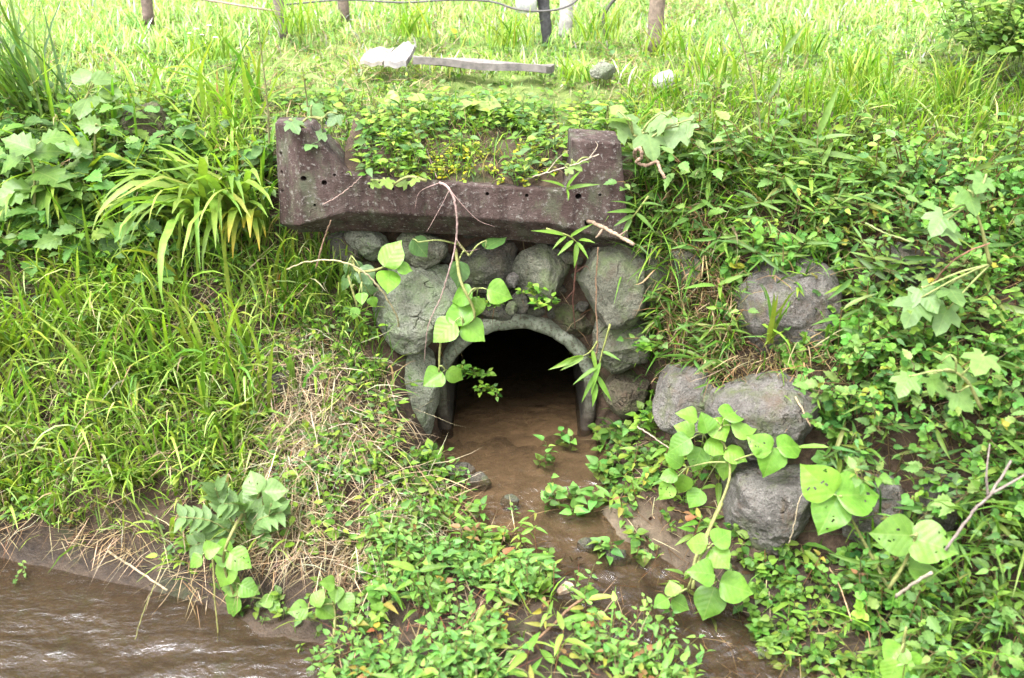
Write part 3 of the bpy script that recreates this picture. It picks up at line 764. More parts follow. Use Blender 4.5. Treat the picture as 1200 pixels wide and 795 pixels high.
def inst(mb, T, P, A, N, L, W, col):
    """leaf template T at points P, pointing along A with upper side N"""
    n = len(P)
    if n == 0: return
    V, lo, sz, U = T
    A = norm(A); N = N - A * (N * A).sum(1, keepdims=True); N = norm(N); B = np.cross(N, A)
    L = np.broadcast_to(L, n); W = np.broadcast_to(W, n)
    X = (P[:, None, :] + (V[None, :, 0:1] * L[:, None, None]) * A[:, None, :] + (V[None, :, 1:2] * W[:, None, None]) * B[:, None, :]
         + (V[None, :, 2:3] * ((L + W) / 2)[:, None, None]) * N[:, None, :])
    k = len(V)
    Lp = (np.arange(n)[:, None] * k + lo[None]).reshape(-1)
    mb.add(X.reshape(-1, 3), Lp, np.tile(sz, n), np.repeat(col, k, axis=0), np.tile(U, (n, 1)))

def rib(mb, A, B, w, col):
    """thin three sided stalks from A to B"""
    n = len(A)
    if n == 0: return
    d = norm(B - A); r = np.broadcast_to(np.array([.37, .81, .45]), d.shape); u = norm(np.cross(d, r)); v = np.cross(d, u)
    w = np.broadcast_to(w, n)[:, None]
    ring = [u, -.5 * u + .87 * v, -.5 * u - .87 * v]
    V = np.stack([A + q * w for q in ring] + [B + q * w * .7 for q in ring], 1)
    q = np.array([[0, 1, 4, 3], [1, 2, 5, 4], [2, 0, 3, 5]])
    mb.add(V.reshape(-1, 3), (np.arange(n)[:, None, None] * 6 + q[None]).reshape(-1), np.full(n * 3, 4), np.repeat(col, 6, axis=0))

def outward(N):
    o = N.copy(); o[:, 2] *= .3; return o

def sprigs(mb, P, N, h, nodes, T, L, asp, pal, wts, per=2, lean=.5, up=.9, tri=False, pet=.5, stemcol=(.10, .13, .04), stw=.0022, top=1.0, nup=.9, s=.16, droopax=0.0):
    n = len(P)
    if n == 0: return
    h = np.broadcast_to(h, n) * rng.uniform(.55, 1.25, n)
    d = norm(np.array([0, 0, up]) + outward(N) * lean + rng.normal(0, .28, (n, 3)))
    sag = outward(N) * .35 + np.array([0, 0, -.25])
    prev = P; sc = jit(stemcol, n, .2)
    for j in range(nodes):
        t = (j + 1) / nodes
        Q = P + d * (h * t)[:, None] + sag * (h * t * t * .45)[:, None]
        rib(mb, prev, Q, stw, sc); prev = Q
        a0 = rng.uniform(0, 6.28, n)
        for k in range(per):
            if rng.random() < .12: continue
            a = a0 + k * 6.283 / per + rng.normal(0, .35, n)
            keep = (rng.random(n) < .92) & (t > .18)
            ax = np.stack([np.cos(a), np.sin(a), rng.normal(.08 - droopax, .28, n)], 1) + outward(N) * .45
            ax = norm(ax)
            nn = norm(np.array([0, 0, nup]) + N * .45 + rng.normal(0, .48, (n, 3)) + np.array([0, -.25, 0]))
            sz = np.broadcast_to(L, n) * rng.uniform(.6, 1.2, n) * (1 - (1 - top) * t)
            col = pick(pal, wts, n, s)
            b = Q + ax * (sz * pet)[:, None]
            rib(mb, Q[keep], b[keep], stw * .6, sc[keep])
            if tri:
                B = np.cross(nn, ax)
                for q in (-1.15, 0, 1.15):
                    a2 = ax * math.cos(q) + B * math.sin(q) + rng.normal(0, .08, (n, 3))
                    inst(mb, T, b[keep], a2[keep], nn[keep] + rng.normal(0, .12, (keep.sum(), 3)), sz[keep], sz[keep] * asp, col[keep])
            else:
                inst(mb, T, b[keep], ax[keep], nn[keep], sz[keep], sz[keep] * asp, col[keep])

# ---- picture regions used only to know which plant grows where on the bank
def inpoly(px, py, poly):
    r = np.zeros(len(px), bool); n = len(poly)
    for i in range(n):
        x1, y1 = poly[i]; x2, y2 = poly[(i + 1) % n]
        c = ((y1 > py) != (y2 > py)) & (px < (x2 - x1) * (py - y1) / (y2 - y1 + 1e-9) + x1); r ^= c
    return r
def reg(poly, soft=14):
    def f(P, N, px, py):
        j = vnoise(P, 9, 77) * soft; k = vnoise(P, 9, 78) * soft
        return inpoly(px + j, py + k, poly).astype(float)
    return f
G_LIME = (.150, .265, .030); G_YEL = (.205, .278, .045); G_MID = (.080, .180, .020); G_DARK = (.036, .100, .016); G_BLUE = (.085, .165, .055)
STRAW = (.27, .215, .14); STRAW2 = (.16, .115, .07); BROWN = (.075, .043, .023)

R_LEFT = [(-80, 120), (300, 120), (322, 270), (400, 300), (425, 400), (470, 470), (505, 560), (540, 600), (440, 640), (330, 650), (230, 690), (150, 640), (60, 615), (-80, 600)]
R_DRY = [(285, 400), (330, 375), (420, 395), (470, 480), (520, 560), (540, 610), (480, 640), (465, 690), (400, 690), (330, 650), (300, 560), (310, 480)]
R_TOE = [(-80, 560), (80, 590), (200, 640), (300, 610), (400, 600), (500, 590), (470, 690), (400, 700), (330, 670), (240, 710), (140, 650), (40, 625), (-80, 620)]
R_KNOT = [(420, 660), (470, 620), (540, 592), (600, 602), (648, 625), (655, 670), (640, 700), (600, 735), (585, 840), (395, 840), (400, 745)]
R_KNOT2 = [(676, 700), (720, 678), (765, 684), (800, 735), (835, 840), (676, 840)]
R_KNOT3 = [(632, 490), (660, 500), (700, 520), (740, 540), (830, 520), (840, 600), (740, 620), (640, 605), (632, 560)]
R_BAMB = [(745, 190), (840, 180), (1010, 205), (990, 240), (960, 300), (872, 318), (862, 440), (790, 428), (770, 340), (748, 290)]
R_COV = [(950, 225), (1280, 215), (1280, 860), (1020, 860), (1000, 720), (1030, 640), (980, 560), (972, 470), (980, 400), (972, 330)]
R_MUD = [(700, 500), (840, 520), (850, 620), (960, 650), (1010, 660), (1020, 850), (820, 850), (760, 690), (700, 610)]

def lawn_d(P, N, px, py):
    crest = np.where((px > 330) & (px < 735), 4.62, 4.72)
    crest = np.where(px > 740, 4.36, crest)
    return (P[:, 1] > crest).astype(float)

# 1. lawn ---------------------------------------------------------------------------------------------------
mb = MB()
def d_lawn(P, N, px, py):
    bare = np.exp(-(((px - 590) / 150) ** 2 + ((py - 112) / 30) ** 2)) * .8
    f = .55 + .5 * vnoise(P, 1.6, 3)
    fal = np.clip(1.15 - (P[:, 1] - 5) * .10, .3, 1)
    return lawn_d(P, N, px, py) * np.clip(f, .18, 1) * fal * (1 - bare)
P, N, px, py = scatter(3000, d_lawn, (-5, 5), (4.4, 11))
n = len(P); tall = np.clip(.68 + .5 * vnoise(P, 1.1, 6) + .5 * (py < 70), .35, 1.7)
tall *= np.where((px > 420) & (px < 760) & (py > 60), .6, 1) * np.where(px < 300, 1.15, 1)
L = rng.uniform(.04, .125, n) * tall * np.where(py > 40, .75, .85); fr = vnoise(P, 1.4, 15)
c = pick([G_LIME, G_YEL, G_MID, (.27, .26, .12)], [5, 4, 2.2, .8], n, .2)
c = c * (1 + .15 * fr)[:, None] * np.array([1.65, 1.46, 4.0])
blades(mb, P, rng.uniform(0, 6.28, n), L, rng.uniform(.004, .010, n) * (.7 + .3 * tall), rng.uniform(.02, .6, n), rng.uniform(.1, 1.5, n), c, 4)
P, N, px, py = scatter(2200, lambda P, N, px, py: reg([(415, 72), (665, 79), (800, 98), (800, 112), (660, 92), (410, 90)], 3)(P, N, px, py), (-2, 2), (4.6, 7)); n = len(P)
blades(mb, P, rng.uniform(0, 6.28, n), rng.uniform(.05, .13, n), rng.uniform(.004, .009, n), rng.uniform(.02, .7, n), rng.uniform(.1, 1.5, n), pick([G_LIME, G_YEL, (.3, .32, .16)], [3, 3, 2], n) * [1.5, 1.4, 2.4], 4)
P, N, px, py = scatter(500, lambda *a: d_lawn(*a) * .8, (-5, 5), (4.4, 10)); n = len(P)     # clover and low herbs in the lawn
sprigs(mb, P, N, .05, 2, T_round, rng.uniform(.018, .035, n), 1.1, [G_LIME, G_MID, G_BLUE], [3, 2, 1], 3, .1, 1, False, .4)
P, N, px, py = scatter(700, lambda P, N, px, py: lawn_d(P, N, px, py) * np.clip(.4 + .8 * vnoise(P, 1.8, 16), .05, 1), (-5, 5), (4.4, 10)); n = len(P)
blades(mb, P + [0, 0, .02], rng.uniform(0, 6.28, n), rng.uniform(.05, .18, n), .005, rng.uniform(.9, 1.6, n), rng.uniform(-.2, .5, n), pick([STRAW, STRAW2], [2, 1], n), 4)
tag(mb.build('lawn_grass', ML_grass), 'bright yellow green grass of the lawn above the bank', kind='stuff')

# taller tufts standing in the lawn, things of their own
def tuft(name, x, y, nb, L, W, pal, wts, label, cat, group=None, spread=.05, th=(.05, .55), curl=(.3, 1.4), fold=0, tip=None, mat=None, azr=None, nseg=6, gp=None):
    g = ground_y(x, y) if gp is None else gp
    mb = MB(); n = nb
    P = np.tile(g, (n, 1)) + np.column_stack([rng.normal(0, spread, n), rng.normal(0, spread * .6, n), np.full(n, -.01)])
    az = rng.uniform(0, 6.28, n) if azr is None else rng.uniform(azr[0], azr[1], n)
    c = pick(pal, wts, n)
    blades(mb, P, az, rng.uniform(.5, 1.1, n) * L, rng.uniform(.6, 1.1, n) * W, rng.uniform(th[0], th[1], n), rng.uniform(curl[0], curl[1], n), c, nseg, fold,
           None if tip is None else np.tile(tip, (n, 1)))
    o = mb.build(name, mat or ML_grass, loc=g); tag(o, label, cat, group); return o
for x, y, nb, L, lab in [(682, 92, 40, .17, 'small bright grass tuft in front of the grey lawn stone'), (838, 88, 60, .22, 'bright grass tuft right of the white stone'),
                         (1010, 92, 80, .24, 'wide lush grass tuft on the right lawn'), (930, 60, 60, .22, 'grass tuft on the far right lawn, under the dark shrub line'),
                         (1120, 110, 60, .26, 'arching pale grass tuft at the right lawn edge'), (600, 52, 60, .24, 'grass tuft below the dark stake by the fence'),
                         (480, 40, 60, .26, 'tall grass tuft below the sagging wire'), (345, 36, 50, .3, 'grass tuft beside the tilted fence stake'),
                         (250, 66, 60, .22, 'grass tuft beside the white flowers'), (700, 45, 50, .24, 'dark grass tuft left of the wooden post'),
                         (780, 62, 50, .22, 'grass tuft at the foot of the wooden post')]:
    tuft('grass_tuft', x, y, nb, L, .011, [G_LIME, G_YEL, G_MID], [4, 3, 1], lab, 'grass tuft', 'grass tufts on the lawn', .07)

# 2. left bank grass -----------------------------------------------------------------------------------------
mb = MB(); fl = reg(R_LEFT); fd = reg(R_DRY); ft = reg(R_TOE)
def d_left(P, N, px, py):
    d = fl(P, N, px, py)
    dry = fd(P, N, px, py)
    return d * np.clip(.62 + .55 * vnoise(P, 3.2, 4), .1, 1) * np.where(dry > 0, .09, 1) * np.where((px < 230) & (py < 300), .4, 1) * np.where(P[:, 2] < .16, .1, 1)
P, N, px, py = scatter(2100, d_left, (-3.4, .2), (3.0, 5.3)); n = len(P)
big = np.clip(1.05 - (px / 520) * .35 + .25 * vnoise(P, 2, 8), .5, 1.5) * np.where(py > 560, .72, 1) * np.where(py < 250, .8, 1)
az = rng.normal(-1.57, 1.0, n) + .35
c = pick([(.185, .305, .045), (.235, .31, .065), G_MID, (.28, .345, .13), STRAW], [4, 3.6, 1.2, 2.4, .9], n, .2)
blades(mb, P, az, rng.uniform(.10, .40, n) * big, rng.uniform(.0045, .0135, n), rng.uniform(.0, .85, n), rng.uniform(.3, 2.3, n), c, 6)
P, N, px, py = scatter(800, lambda P, N, px, py: ft(P, N, px, py) * np.clip(.3 + 1.2 * vnoise(P, 3, 44), 0, 1) * (P[:, 2] > .12), (-3.2, .1), (3.2, 4.4)); n = len(P)
blades(mb, P, rng.normal(-1.57, 1.0, n), rng.uniform(.1, .3, n), rng.uniform(.004, .011, n), rng.uniform(.2, 1.1, n), rng.uniform(.4, 2, n), pick([G_LIME, G_YEL, G_MID], [3, 2, 2], n), 6)
P, N, px, py = scatter(2600, lambda *a: d_left(*a) * .9, (-3.4, .2), (3.0, 5.3)); n = len(P)
blades(mb, P, rng.normal(-1.57, 1.5, n), rng.uniform(.04, .14, n), rng.uniform(.003, .008, n), rng.uniform(.1, 1.1, n), rng.uniform(.2, 1.6, n), pick([(.16, .28, .04), (.2, .29, .06), G_MID, STRAW], [3, 3, 2, .8], n), 4)
# longer upright pale blades
P, N, px, py = scatter(330, d_left, (-3.4, -.2), (3.0, 5.2)); n = len(P)
blades(mb, P, rng.normal(-1.4, 1.3, n), rng.uniform(.26, .52, n) * np.where((px > 330) | (py > 520), .6, 1), rng.uniform(.011, .024, n), rng.uniform(.0, .4, n), rng.uniform(.3, 1.7, n), pick([G_LIME, G_YEL, G_MID], [3, 3, 1], n), 7, .18)
tag(mb.build('bank_grass', ML_grass), 'long yellow green grass covering the left bank', kind='stuff')

# low herbs between the grass on the left
mb = MB()
P, N, px, py = scatter(380, lambda *a: np.clip(fl(*a) * (.35 + .9 * vnoise(a[0], 3, 12)), 0, 1), (-3.4, .2), (3.0, 5.3)); n = len(P)
sprigs(mb, P, N, .09, 3, T_ovate, rng.uniform(.022, .046, n), .8, [G_LIME, G_MID, G_BLUE, G_YEL], [3, 2, 2, 1], 3, .5, .8)
P, N, px, py = scatter(75, lambda P, N, px, py: reg([(-80, 165), (190, 165), (260, 220), (200, 320), (-80, 330)])(P, N, px, py) * .9, (-3.4, .2), (3.6, 5.3)); n = len(P)
sprigs(mb, P, N, .24, 4, T_serr, rng.uniform(.07, .125, n), .85, [(.075, .165, .035), (.055, .13, .03), (.10, .20, .04)], [3, 2, 2], 3, .6, .8)
P, N, px, py = scatter(120, lambda P, N, px, py: reg([(-80, 130), (150, 130), (330, 170), (330, 290), (200, 330), (-80, 330)])(P, N, px, py) * .8, (-3.4, .2), (3.6, 5.3)); n = len(P)
sprigs(mb, P, N, .16, 4, T_ovate, rng.uniform(.04, .08, n), .85, [G_MID, G_BLUE, G_LIME], [3, 3, 1], 3, .5, .8)
P, N, px, py = scatter(380, lambda P, N, px, py: (np.clip(fd(P, N, px, py) + reg([(400, 470), (470, 470), (560, 600), (430, 640)])(P, N, px, py), 0, 1)) * np.clip(.15 + .8 * vnoise(P, 4, 13), 0, .5), (-1.6, .2), (3.0, 4.6)); n = len(P)
sprigs(mb, P, N, .06, 3, T_round, rng.uniform(.022, .045, n), 1.1, [G_LIME, G_MID, G_BLUE], [3, 2, 2], 3, .4, .9)
P, N, px, py = scatter(170, lambda P, N, px, py: reg([(395, 330), (440, 400), (465, 400), (505, 520), (540, 590), (470, 560), (420, 470)])(P, N, px, py), (-1.3, .2), (3.2, 4.6)); n = len(P)
sprigs(mb, P, N, .10, 4, T_ovate, rng.uniform(.025, .05, n), .8, [G_LIME, G_MID, G_BLUE], [2, 3, 2], 3, .6, .8)
tag(mb.build('bank_weeds', ML_leaf), 'low green weeds between the grass of the left bank', kind='stuff')

# 3. dry straw -----------------------------------------------------------------------------------------------
mb = MB()
def straw(dens, fn, xl, yl, L, lift=.02, pal=(STRAW, STRAW2, (.36, .31, .22)), w=(3, 2, 1), down=True, th=(1.0, 2.3), W=(.0016, .0042), spread=1.2):
    P, N, px, py = scatter(dens, fn, xl, yl); n = len(P)
    P = P + N * rng.uniform(0, lift, n)[:, None]
    blades(mb, P, rng.normal(-1.57, spread, n), rng.uniform(L[0], L[1], n), rng.uniform(W[0], W[1], n), rng.uniform(th[0], th[1], n), rng.uniform(-.4, .9, n), pick(pal, w, n, .25), 5)
straw(7500, lambda P, N, px, py: fd(P, N, px, py) * np.clip(.6 + .8 * vnoise(P, 4, 41), .05, 1), (-1.7, .1), (3.0, 4.6), (.06, .26), .05, pal=(STRAW, STRAW2, (.38, .33, .25)), w=(3, 1.5, 2))
straw(5200, lambda P, N, px, py: ft(P, N, px, py) * np.clip(.45 + 1.0 * vnoise(P, 5, 42), 0, 1), (-3.2, .1), (3.0, 4.4), (.05, .2), .03, th=(1.1, 2.2), spread=1.8, W=(.002, .0045), pal=(STRAW, STRAW2, BROWN), w=(3, 3, 1))
straw(700, lambda *a: fl(*a) * .7, (-3.4, .1), (3.0, 5.3), (.08, .3), .03)
fS = reg([(770, 215), (850, 220), (870, 330), (860, 440), (800, 440), (770, 330)]); fS2 = reg([(840, 400), (970, 400), (975, 470), (860, 470)]); fS3 = reg(R_BAMB)
straw(5200, lambda *a: np.clip(fS(*a) + fS2(*a) * .7, 0, 1), (.4, 1.8), (3.4, 4.7), (.05, .19), .12, th=(.4, 2.4), W=(.0025, .0065), pal=((.24, .19, .11), (.19, .135, .07), BROWN), w=(3, 3, 2))
straw(700, lambda *a: fS3(*a) * .7, (.4, 2), (3.4, 4.8), (.08, .26), .08, th=(.4, 2.2))
straw(420, lambda P, N, px, py: reg(R_COV)(P, N, px, py) * .6, (.8, 3.2), (2.6, 4.8), (.1, .3), .08, th=(.5, 2.2), pal=(STRAW2, BROWN), w=(1, 1))
straw(1100, lambda P, N, px, py: reg(R_MUD)(P, N, px, py) * .6, (.2, 1.7), (2.6, 4.4), (.04, .16), .015, pal=(STRAW, STRAW2, BROWN), w=(1, 1, 2), th=(1.3, 1.9), spread=3)
straw(420, lambda P, N, px, py: reg([(400, 150), (680, 150), (672, 220), (405, 212)])(P, N, px, py) * .8, (-.9, .5), (4.2, 5), (.06, .2), .05, th=(.5, 2.2))
straw(900, lambda P, N, px, py: reg([(370, 280), (760, 280), (760, 420), (690, 400), (640, 365), (560, 365), (500, 420), (420, 330)])(P, N, px, py) * .35, (-.9, .8), (4.1, 4.7), (.06, .2), .03, th=(1.6, 2.9), pal=(STRAW2, BROWN), w=(1, 2))
tag(mb.build('dry_straw', ML_dull), 'dry brown straw and dead stalks matted on the banks', kind='stuff')

# fallen leaves and bits
mb = MB()
P, N, px, py = scatter(260, lambda P, N, px, py: np.clip(reg(R_MUD)(P, N, px, py) + .5 * fd(P, N, px, py) + reg([(540, 640), (720, 640), (700, 800), (560, 800)])(P, N, px, py), 0, 1) * (P[:, 2] > .03) * 2, (-2.5, 1.8), (2.6, 4.5)); n = len(P)
inst(mb, T_ovate, P + N * .008, norm(rng.normal(0, 1, (n, 3)) * [1, 1, .3]), N + rng.normal(0, .5, (n, 3)), rng.uniform(.02, .05, n), rng.uniform(.01, .03, n), pick([(.05, .03, .018), (.09, .062, .036), (.035, .018, .012), STRAW2], [4, 1, 1, .25], n, .3))
tag(mb.build('leaf_litter', ML_dull), 'small brown dead leaves lying on the mud', kind='stuff')

# 4. water knotweed cover ------------------------------------------------------------------------------------
PAL_K = [(.105, .235, .052), (.135, .265, .055), (.07, .165, .036), (.17, .27, .06)]
mb = MB(); ch_ = lambda P: np.where(chan_dist(P[:, 0], P[:, 1])[0] > .13, 1, .08)
fk1 = lambda P, N, px, py: reg(R_KNOT, 20)(P, N, px, py) * ch_(P)
fk2 = lambda P, N, px, py: reg(R_KNOT2, 16)(P, N, px, py) * ch_(P)
P, N, px, py = scatter(850, lambda P, N, px, py: fk1(P, N, px, py) * np.clip(.35 + 1.9 * vnoise(P, 4.5, 51), .02, 1), (-1.3, .4), (2.5, 3.8)); n = len(P)
sprigs(mb, P, np.tile([0, -.25, 1.], (n, 1)), .09 + .12 * np.clip(.5 + vnoise(P, 3, 53), 0, 1), 4, T_arrow, rng.uniform(.024, .050, n), .80, PAL_K, [4, 3, 2, .8], 2, .3, 1, top=1.0, stemcol=(.13, .10, .05), pet=.25)
P, N, px, py = scatter(900, lambda P, N, px, py: fk2(P, N, px, py) * np.clip(.45 + 1.8 * vnoise(P, 5, 52), .02, 1), (0, 1), (2.4, 3.6)); n = len(P)
sprigs(mb, P, np.tile([0, -.2, 1.], (n, 1)), .09 + .12 * np.clip(.5 + vnoise(P, 3, 53), 0, 1), 4, T_arrow, rng.uniform(.022, .046, n), .80, PAL_K, [4, 4, 1, 1], 2, .3, 1, stemcol=(.13, .10, .05), pet=.25)
tag(mb.build('knotweed_cover', ML_leaf), 'dense pale green arrow leaved knotweed covering the mud in the foreground', kind='stuff')
# other species mixed into the mud vegetation
mb = MB()
fm = lambda *a: np.clip(fk1(*a) + fk2(*a) + .4 * reg(R_MUD)(*a) + .6 * reg([(590, 720), (700, 690), (700, 850), (580, 850)])(*a), 0, 1) * np.where(chan_dist(a[0][:, 0], a[0][:, 1])[0] > .15, 1, .06)
P, N, px, py = scatter(110, lambda P, N, px, py: fm(P, N, px, py) * (.5 + .6 * vnoise(P, 3, 55)), (-1.3, 1.7), (2.4, 4)); n = len(P)
sprigs(mb, P, np.tile([0, -.3, 1.], (n, 1)), .16, 5, T_lance, rng.uniform(.05, .11, n), 1.3, [(.10, .2, .03), (.15, .24, .04), (.2, .2, .05)], [3, 2, .6], 2, .3, 1, stemcol=(.17, .07, .05), pet=.1)
P, N, px, py = scatter(130, lambda P, N, px, py: fm(P, N, px, py) * (.4 + .8 * vnoise(P, 3.5, 56)), (-1.3, 1.7), (2.4, 4)); n = len(P)
sprigs(mb, P, np.tile([0, -.3, 1.], (n, 1)), .07, 3, T_round, rng.uniform(.018, .036, n), 1.3, [(.075, .17, .025), (.12, .22, .03)], [3, 2], 3, .3, 1, tri=True, pet=.4)
P, N, px, py = scatter(260, lambda P, N, px, py: fm(P, N, px, py) * (.4 + .8 * vnoise(P, 2.5, 57)), (-1.3, 1.7), (2.4, 4)); n = len(P)
blades(mb, P, rng.normal(-1.57, 1.4, n), rng.uniform(.07, .24, n), rng.uniform(.003, .009, n), rng.uniform(.05, .9, n), rng.uniform(.2, 1.5, n), pick([G_LIME, G_MID, STRAW], [3, 3, 1.3], n), 6)
P, N, px, py = scatter(16, lambda P, N, px, py: fm(P, N, px, py), (-1.3, 1.7), (2.4, 4)); n = len(P)
sprigs(mb, P, np.tile([0, -.3, 1.], (n, 1)), .12, 3, T_arrow, rng.uniform(.03, .05, n), .8, [(.24, .22, .04), (.16, .08, .035), (.22, .12, .06)], [2, 1, 1], 2, .3, 1, stemcol=(.15, .06, .045), pet=.2)
tag(mb.build('mud_weeds', ML_leaf), 'mixed thin weeds and grasses growing through the knotweed', kind='stuff')
mb = MB()
P, N, px, py = scatter(1500, lambda P, N, px, py: np.clip(fk1(P, N, px, py) + fk2(P, N, px, py), 0, 1) * .5, (-1.3, 1.1), (2.4, 3.9)); n = len(P)
blades(mb, P + [0, 0, .01], rng.uniform(0, 6.28, n), rng.uniform(.05, .2, n), rng.uniform(.002, .005, n), rng.uniform(.9, 1.8, n), rng.uniform(-.5, .6, n), pick([STRAW2, BROWN, (.13, .05, .04), STRAW], [3, 3, 2, 1], n), 5)
tag(mb.build('dead_stems', ML_dull), 'dead brown and reddish stems lying under the knotweed', kind='stuff')
mb = MB()
# seedlings on the mud and in the shallow water
mb = MB()
P, N, px, py = scatter(480, lambda P, N, px, py: np.clip(reg(R_MUD)(P, N, px, py) * (.5 + .8 * vnoise(P, 4, 61)), 0, 1) * (chan_dist(P[:, 0], P[:, 1])[0] > .19), (.1, 1.8), (2.4, 4.4)); n = len(P)
sprigs(mb, P, np.tile([0, -.2, 1.], (n, 1)), .07, 3, T_ovate, rng.uniform(.022, .048, n), 1.2, [(.075, .16, .025), (.12, .2, .03), G_DARK], [3, 2, 1], 2, .3, 1, pet=.2)
P, N, px, py = scatter(420, lambda P, N, px, py: reg([(-60, 610), (160, 640), (330, 740), (430, 800), (430, 840), (-60, 840)])(P, N, px, py) * np.clip(vnoise(P, 2.5, 62) * 1.2, 0, 1), (-2.4, -.4), (2.4, 3.8)); n = len(P)
P[:, 2] = np.maximum(P[:, 2], -.012)
sprigs(mb, P, np.tile([0, -.1, 1.], (n, 1)), .10, 3, T_ovate, rng.uniform(.022, .048, n), .9, [(.08, .16, .04), (.12, .2, .045)], [2, 1], 2, .3, 1, pet=.2)
P, N, px, py = scatter(340, lambda P, N, px, py: reg([(230, 670), (430, 680), (440, 800), (330, 790)])(P, N, px, py) * np.clip(.3 + vnoise(P, 4, 96), 0, 1), (-1.6, -.4), (2.6, 3.6)); n = len(P)
sprigs(mb, P, np.tile([0, -.2, 1.], (n, 1)), .06, 3, T_ovate, rng.uniform(.02, .045, n), 1.1, [(.075, .14, .03), (.12, .2, .03)], [2, 1], 2, .3, 1, pet=.2)
tag(mb.build('mud_seedlings', ML_leaf), 'small green seedlings scattered over the wet mud', kind='stuff')
# single knotweed sprigs one can tell apart beside the channel
def sprig_thing(x, y, h, nodes, L, label, group='knotweed sprigs beside the channel', T=T_arrow, pal=PAL_K, wts=(4, 3, 2, .8), nst=2, name='knotweed_sprig', cat='weed', gp=None, asp=1.0, **kw):
    g = ground_y(x, y) if gp is None else gp; g = np.array([g[0], g[1], g[2] - .01])
    mb = MB(); P = np.tile(g, (nst, 1)) + rng.normal(0, .022, (nst, 3)) * [1, .7, .1]
    sprigs(mb, P, np.tile([0, -.25, 1.], (nst, 1)), h, nodes, T, np.full(nst, L), asp, pal, wts, kw.pop('per', 2), .3, 1, **kw)
    return tag(mb.build(name, ML_leaf, loc=g), label, cat, group)
for x, y, h, L, lab in [(642, 592, .16, .05, 'knotweed sprig standing in the outlet water in line with the pipe wall'), (640, 545, .15, .045, 'tall thin knotweed sprig standing in the water before the pipe'),
                     (672, 585, .12, .055, 'knotweed sprig with pale leaves at the right water edge'), (690, 600, .13, .06, 'leafy knotweed sprig lowest at the right water edge'),
                     (668, 520, .09, .045, 'small knotweed sprig on the mud by the right pipe wall'), (700, 560, .10, .055, 'knotweed sprig on the mud above the lowest leafy one'),
                     (728, 610, .09, .05, 'knotweed sprig alone on the mud right of the ripples'), (705, 650, .08, .05, 'knotweed sprig at the edge of the ripples left of the lower kudzu'),
                     (760, 660, .10, .055, 'knotweed sprig among ripples under the kudzu stem'), (745, 505, .10, .045, 'knotweed sprig at the foot of the brown mossy stone')]:
    sprig_thing(x, y, h, 5, L, lab, pet=.2)

# 5. right bank ----------------------------------------------------------------------------------------------
fb, fc = reg(R_BAMB, 22), reg(R_COV, 18)
PAL_B = [(.085, .165, .030), (.06, .125, .028), (.12, .20, .035), (.17, .2, .06)]
mb = MB()
P, N, px, py = scatter(400, lambda P, N, px, py: fb(P, N, px, py) * np.where((px < 860) & (py > 225), .34, .85), (.4, 2.2), (3.4, 4.9)); n = len(P)
sprigs(mb, P, N, .20, 5, T_lance, rng.uniform(.06, .14, n), .72, PAL_B, [4, 3, 2, .6], 2, .7, .8, stemcol=(.16, .13, .05), pet=.05, stw=.003, nup=.7)
P, N, px, py = scatter(95, lambda *a: fc(*a), (.8, 3.2), (2.6, 4.9)); n = len(P)
sprigs(mb, P, N, .22, 5, T_lance, rng.uniform(.07, .16, n), .72, PAL_B, [3, 4, 2, .4], 2, .7, .8, stemcol=(.16, .13, .05), pet=.05, stw=.003, nup=.7)
P, N, px, py = scatter(160, lambda P, N, px, py: reg([(1000, 640), (1280, 560), (1280, 860), (1040, 860)])(P, N, px, py), (.8, 3.2), (2.5, 4.2)); n = len(P)
blades(mb, P, rng.normal(-1.7, .9, n), rng.uniform(.25, .55, n), rng.uniform(.006, .014, n), rng.uniform(.1, .6, n), rng.uniform(.6, 1.9, n), pick([G_MID, G_LIME, G_DARK], [3, 2, 1], n), 8, .15)
tag(mb.build('bamboo_grass', ML_grass), 'dwarf bamboo grass with narrow leaves over the right bank', kind='stuff')

mb = MB()
PAL_C = [(.095, .225, .036), (.062, .17, .03), (.13, .26, .036), (.034, .10, .022), (.24, .25, .035)]
P, N, px, py = scatter(470, lambda P, N, px, py: fc(P, N, px, py) * np.clip(.55 + 1.3 * vnoise(P, 3.4, 71), .03, 1) * np.where((px > 1030) & (px < 1110) & (py > 285) & (py < 350), .1, 1), (.8, 3.2), (2.6, 4.9)); n = len(P)
sprigs(mb, P, N, .27, 6, T_round, rng.uniform(.018, .034, n), 1.3, PAL_C, [4, 3, 3, .8, .15], 2, .75, .75, True, .5, stemcol=(.12, .07, .035), stw=.0025, nup=.8)
P, N, px, py = scatter(100, lambda P, N, px, py: fc(P, N, px, py) * np.clip(.4 + 1.2 * vnoise(P, 1.7, 72), 0, 1), (.8, 3.2), (2.6, 4.9)); n = len(P)
sprigs(mb, P, N, .32, 6, T_ovate, rng.uniform(.03, .058, n), .72, [(.085, .175, .035), (.07, .15, .045), (.12, .22, .04)], [3, 3, 2], 2, .7, .8, stemcol=(.12, .08, .04), stw=.003)
P, N, px, py = scatter(260, lambda P, N, px, py: reg([(860, 290), (990, 285), (1000, 340), (960, 330), (925, 318), (880, 335), (860, 380)])(P, N, px, py), (.8, 2), (3, 4.6)); n = len(P)
sprigs(mb, P, N, .12, 4, T_round, rng.uniform(.026, .045, n), 1.3, PAL_C, [4, 3, 3, 1, .1], 2, .5, .9, True, .5, stemcol=(.12, .07, .035))
P, N, px, py = scatter(240, lambda P, N, px, py: reg([(900, 400), (1000, 400), (985, 560), (960, 480)])(P, N, px, py) + reg([(960, 560), (1060, 640), (1010, 700)])(P, N, px, py), (.8, 2), (3, 4.4)); n = len(P)
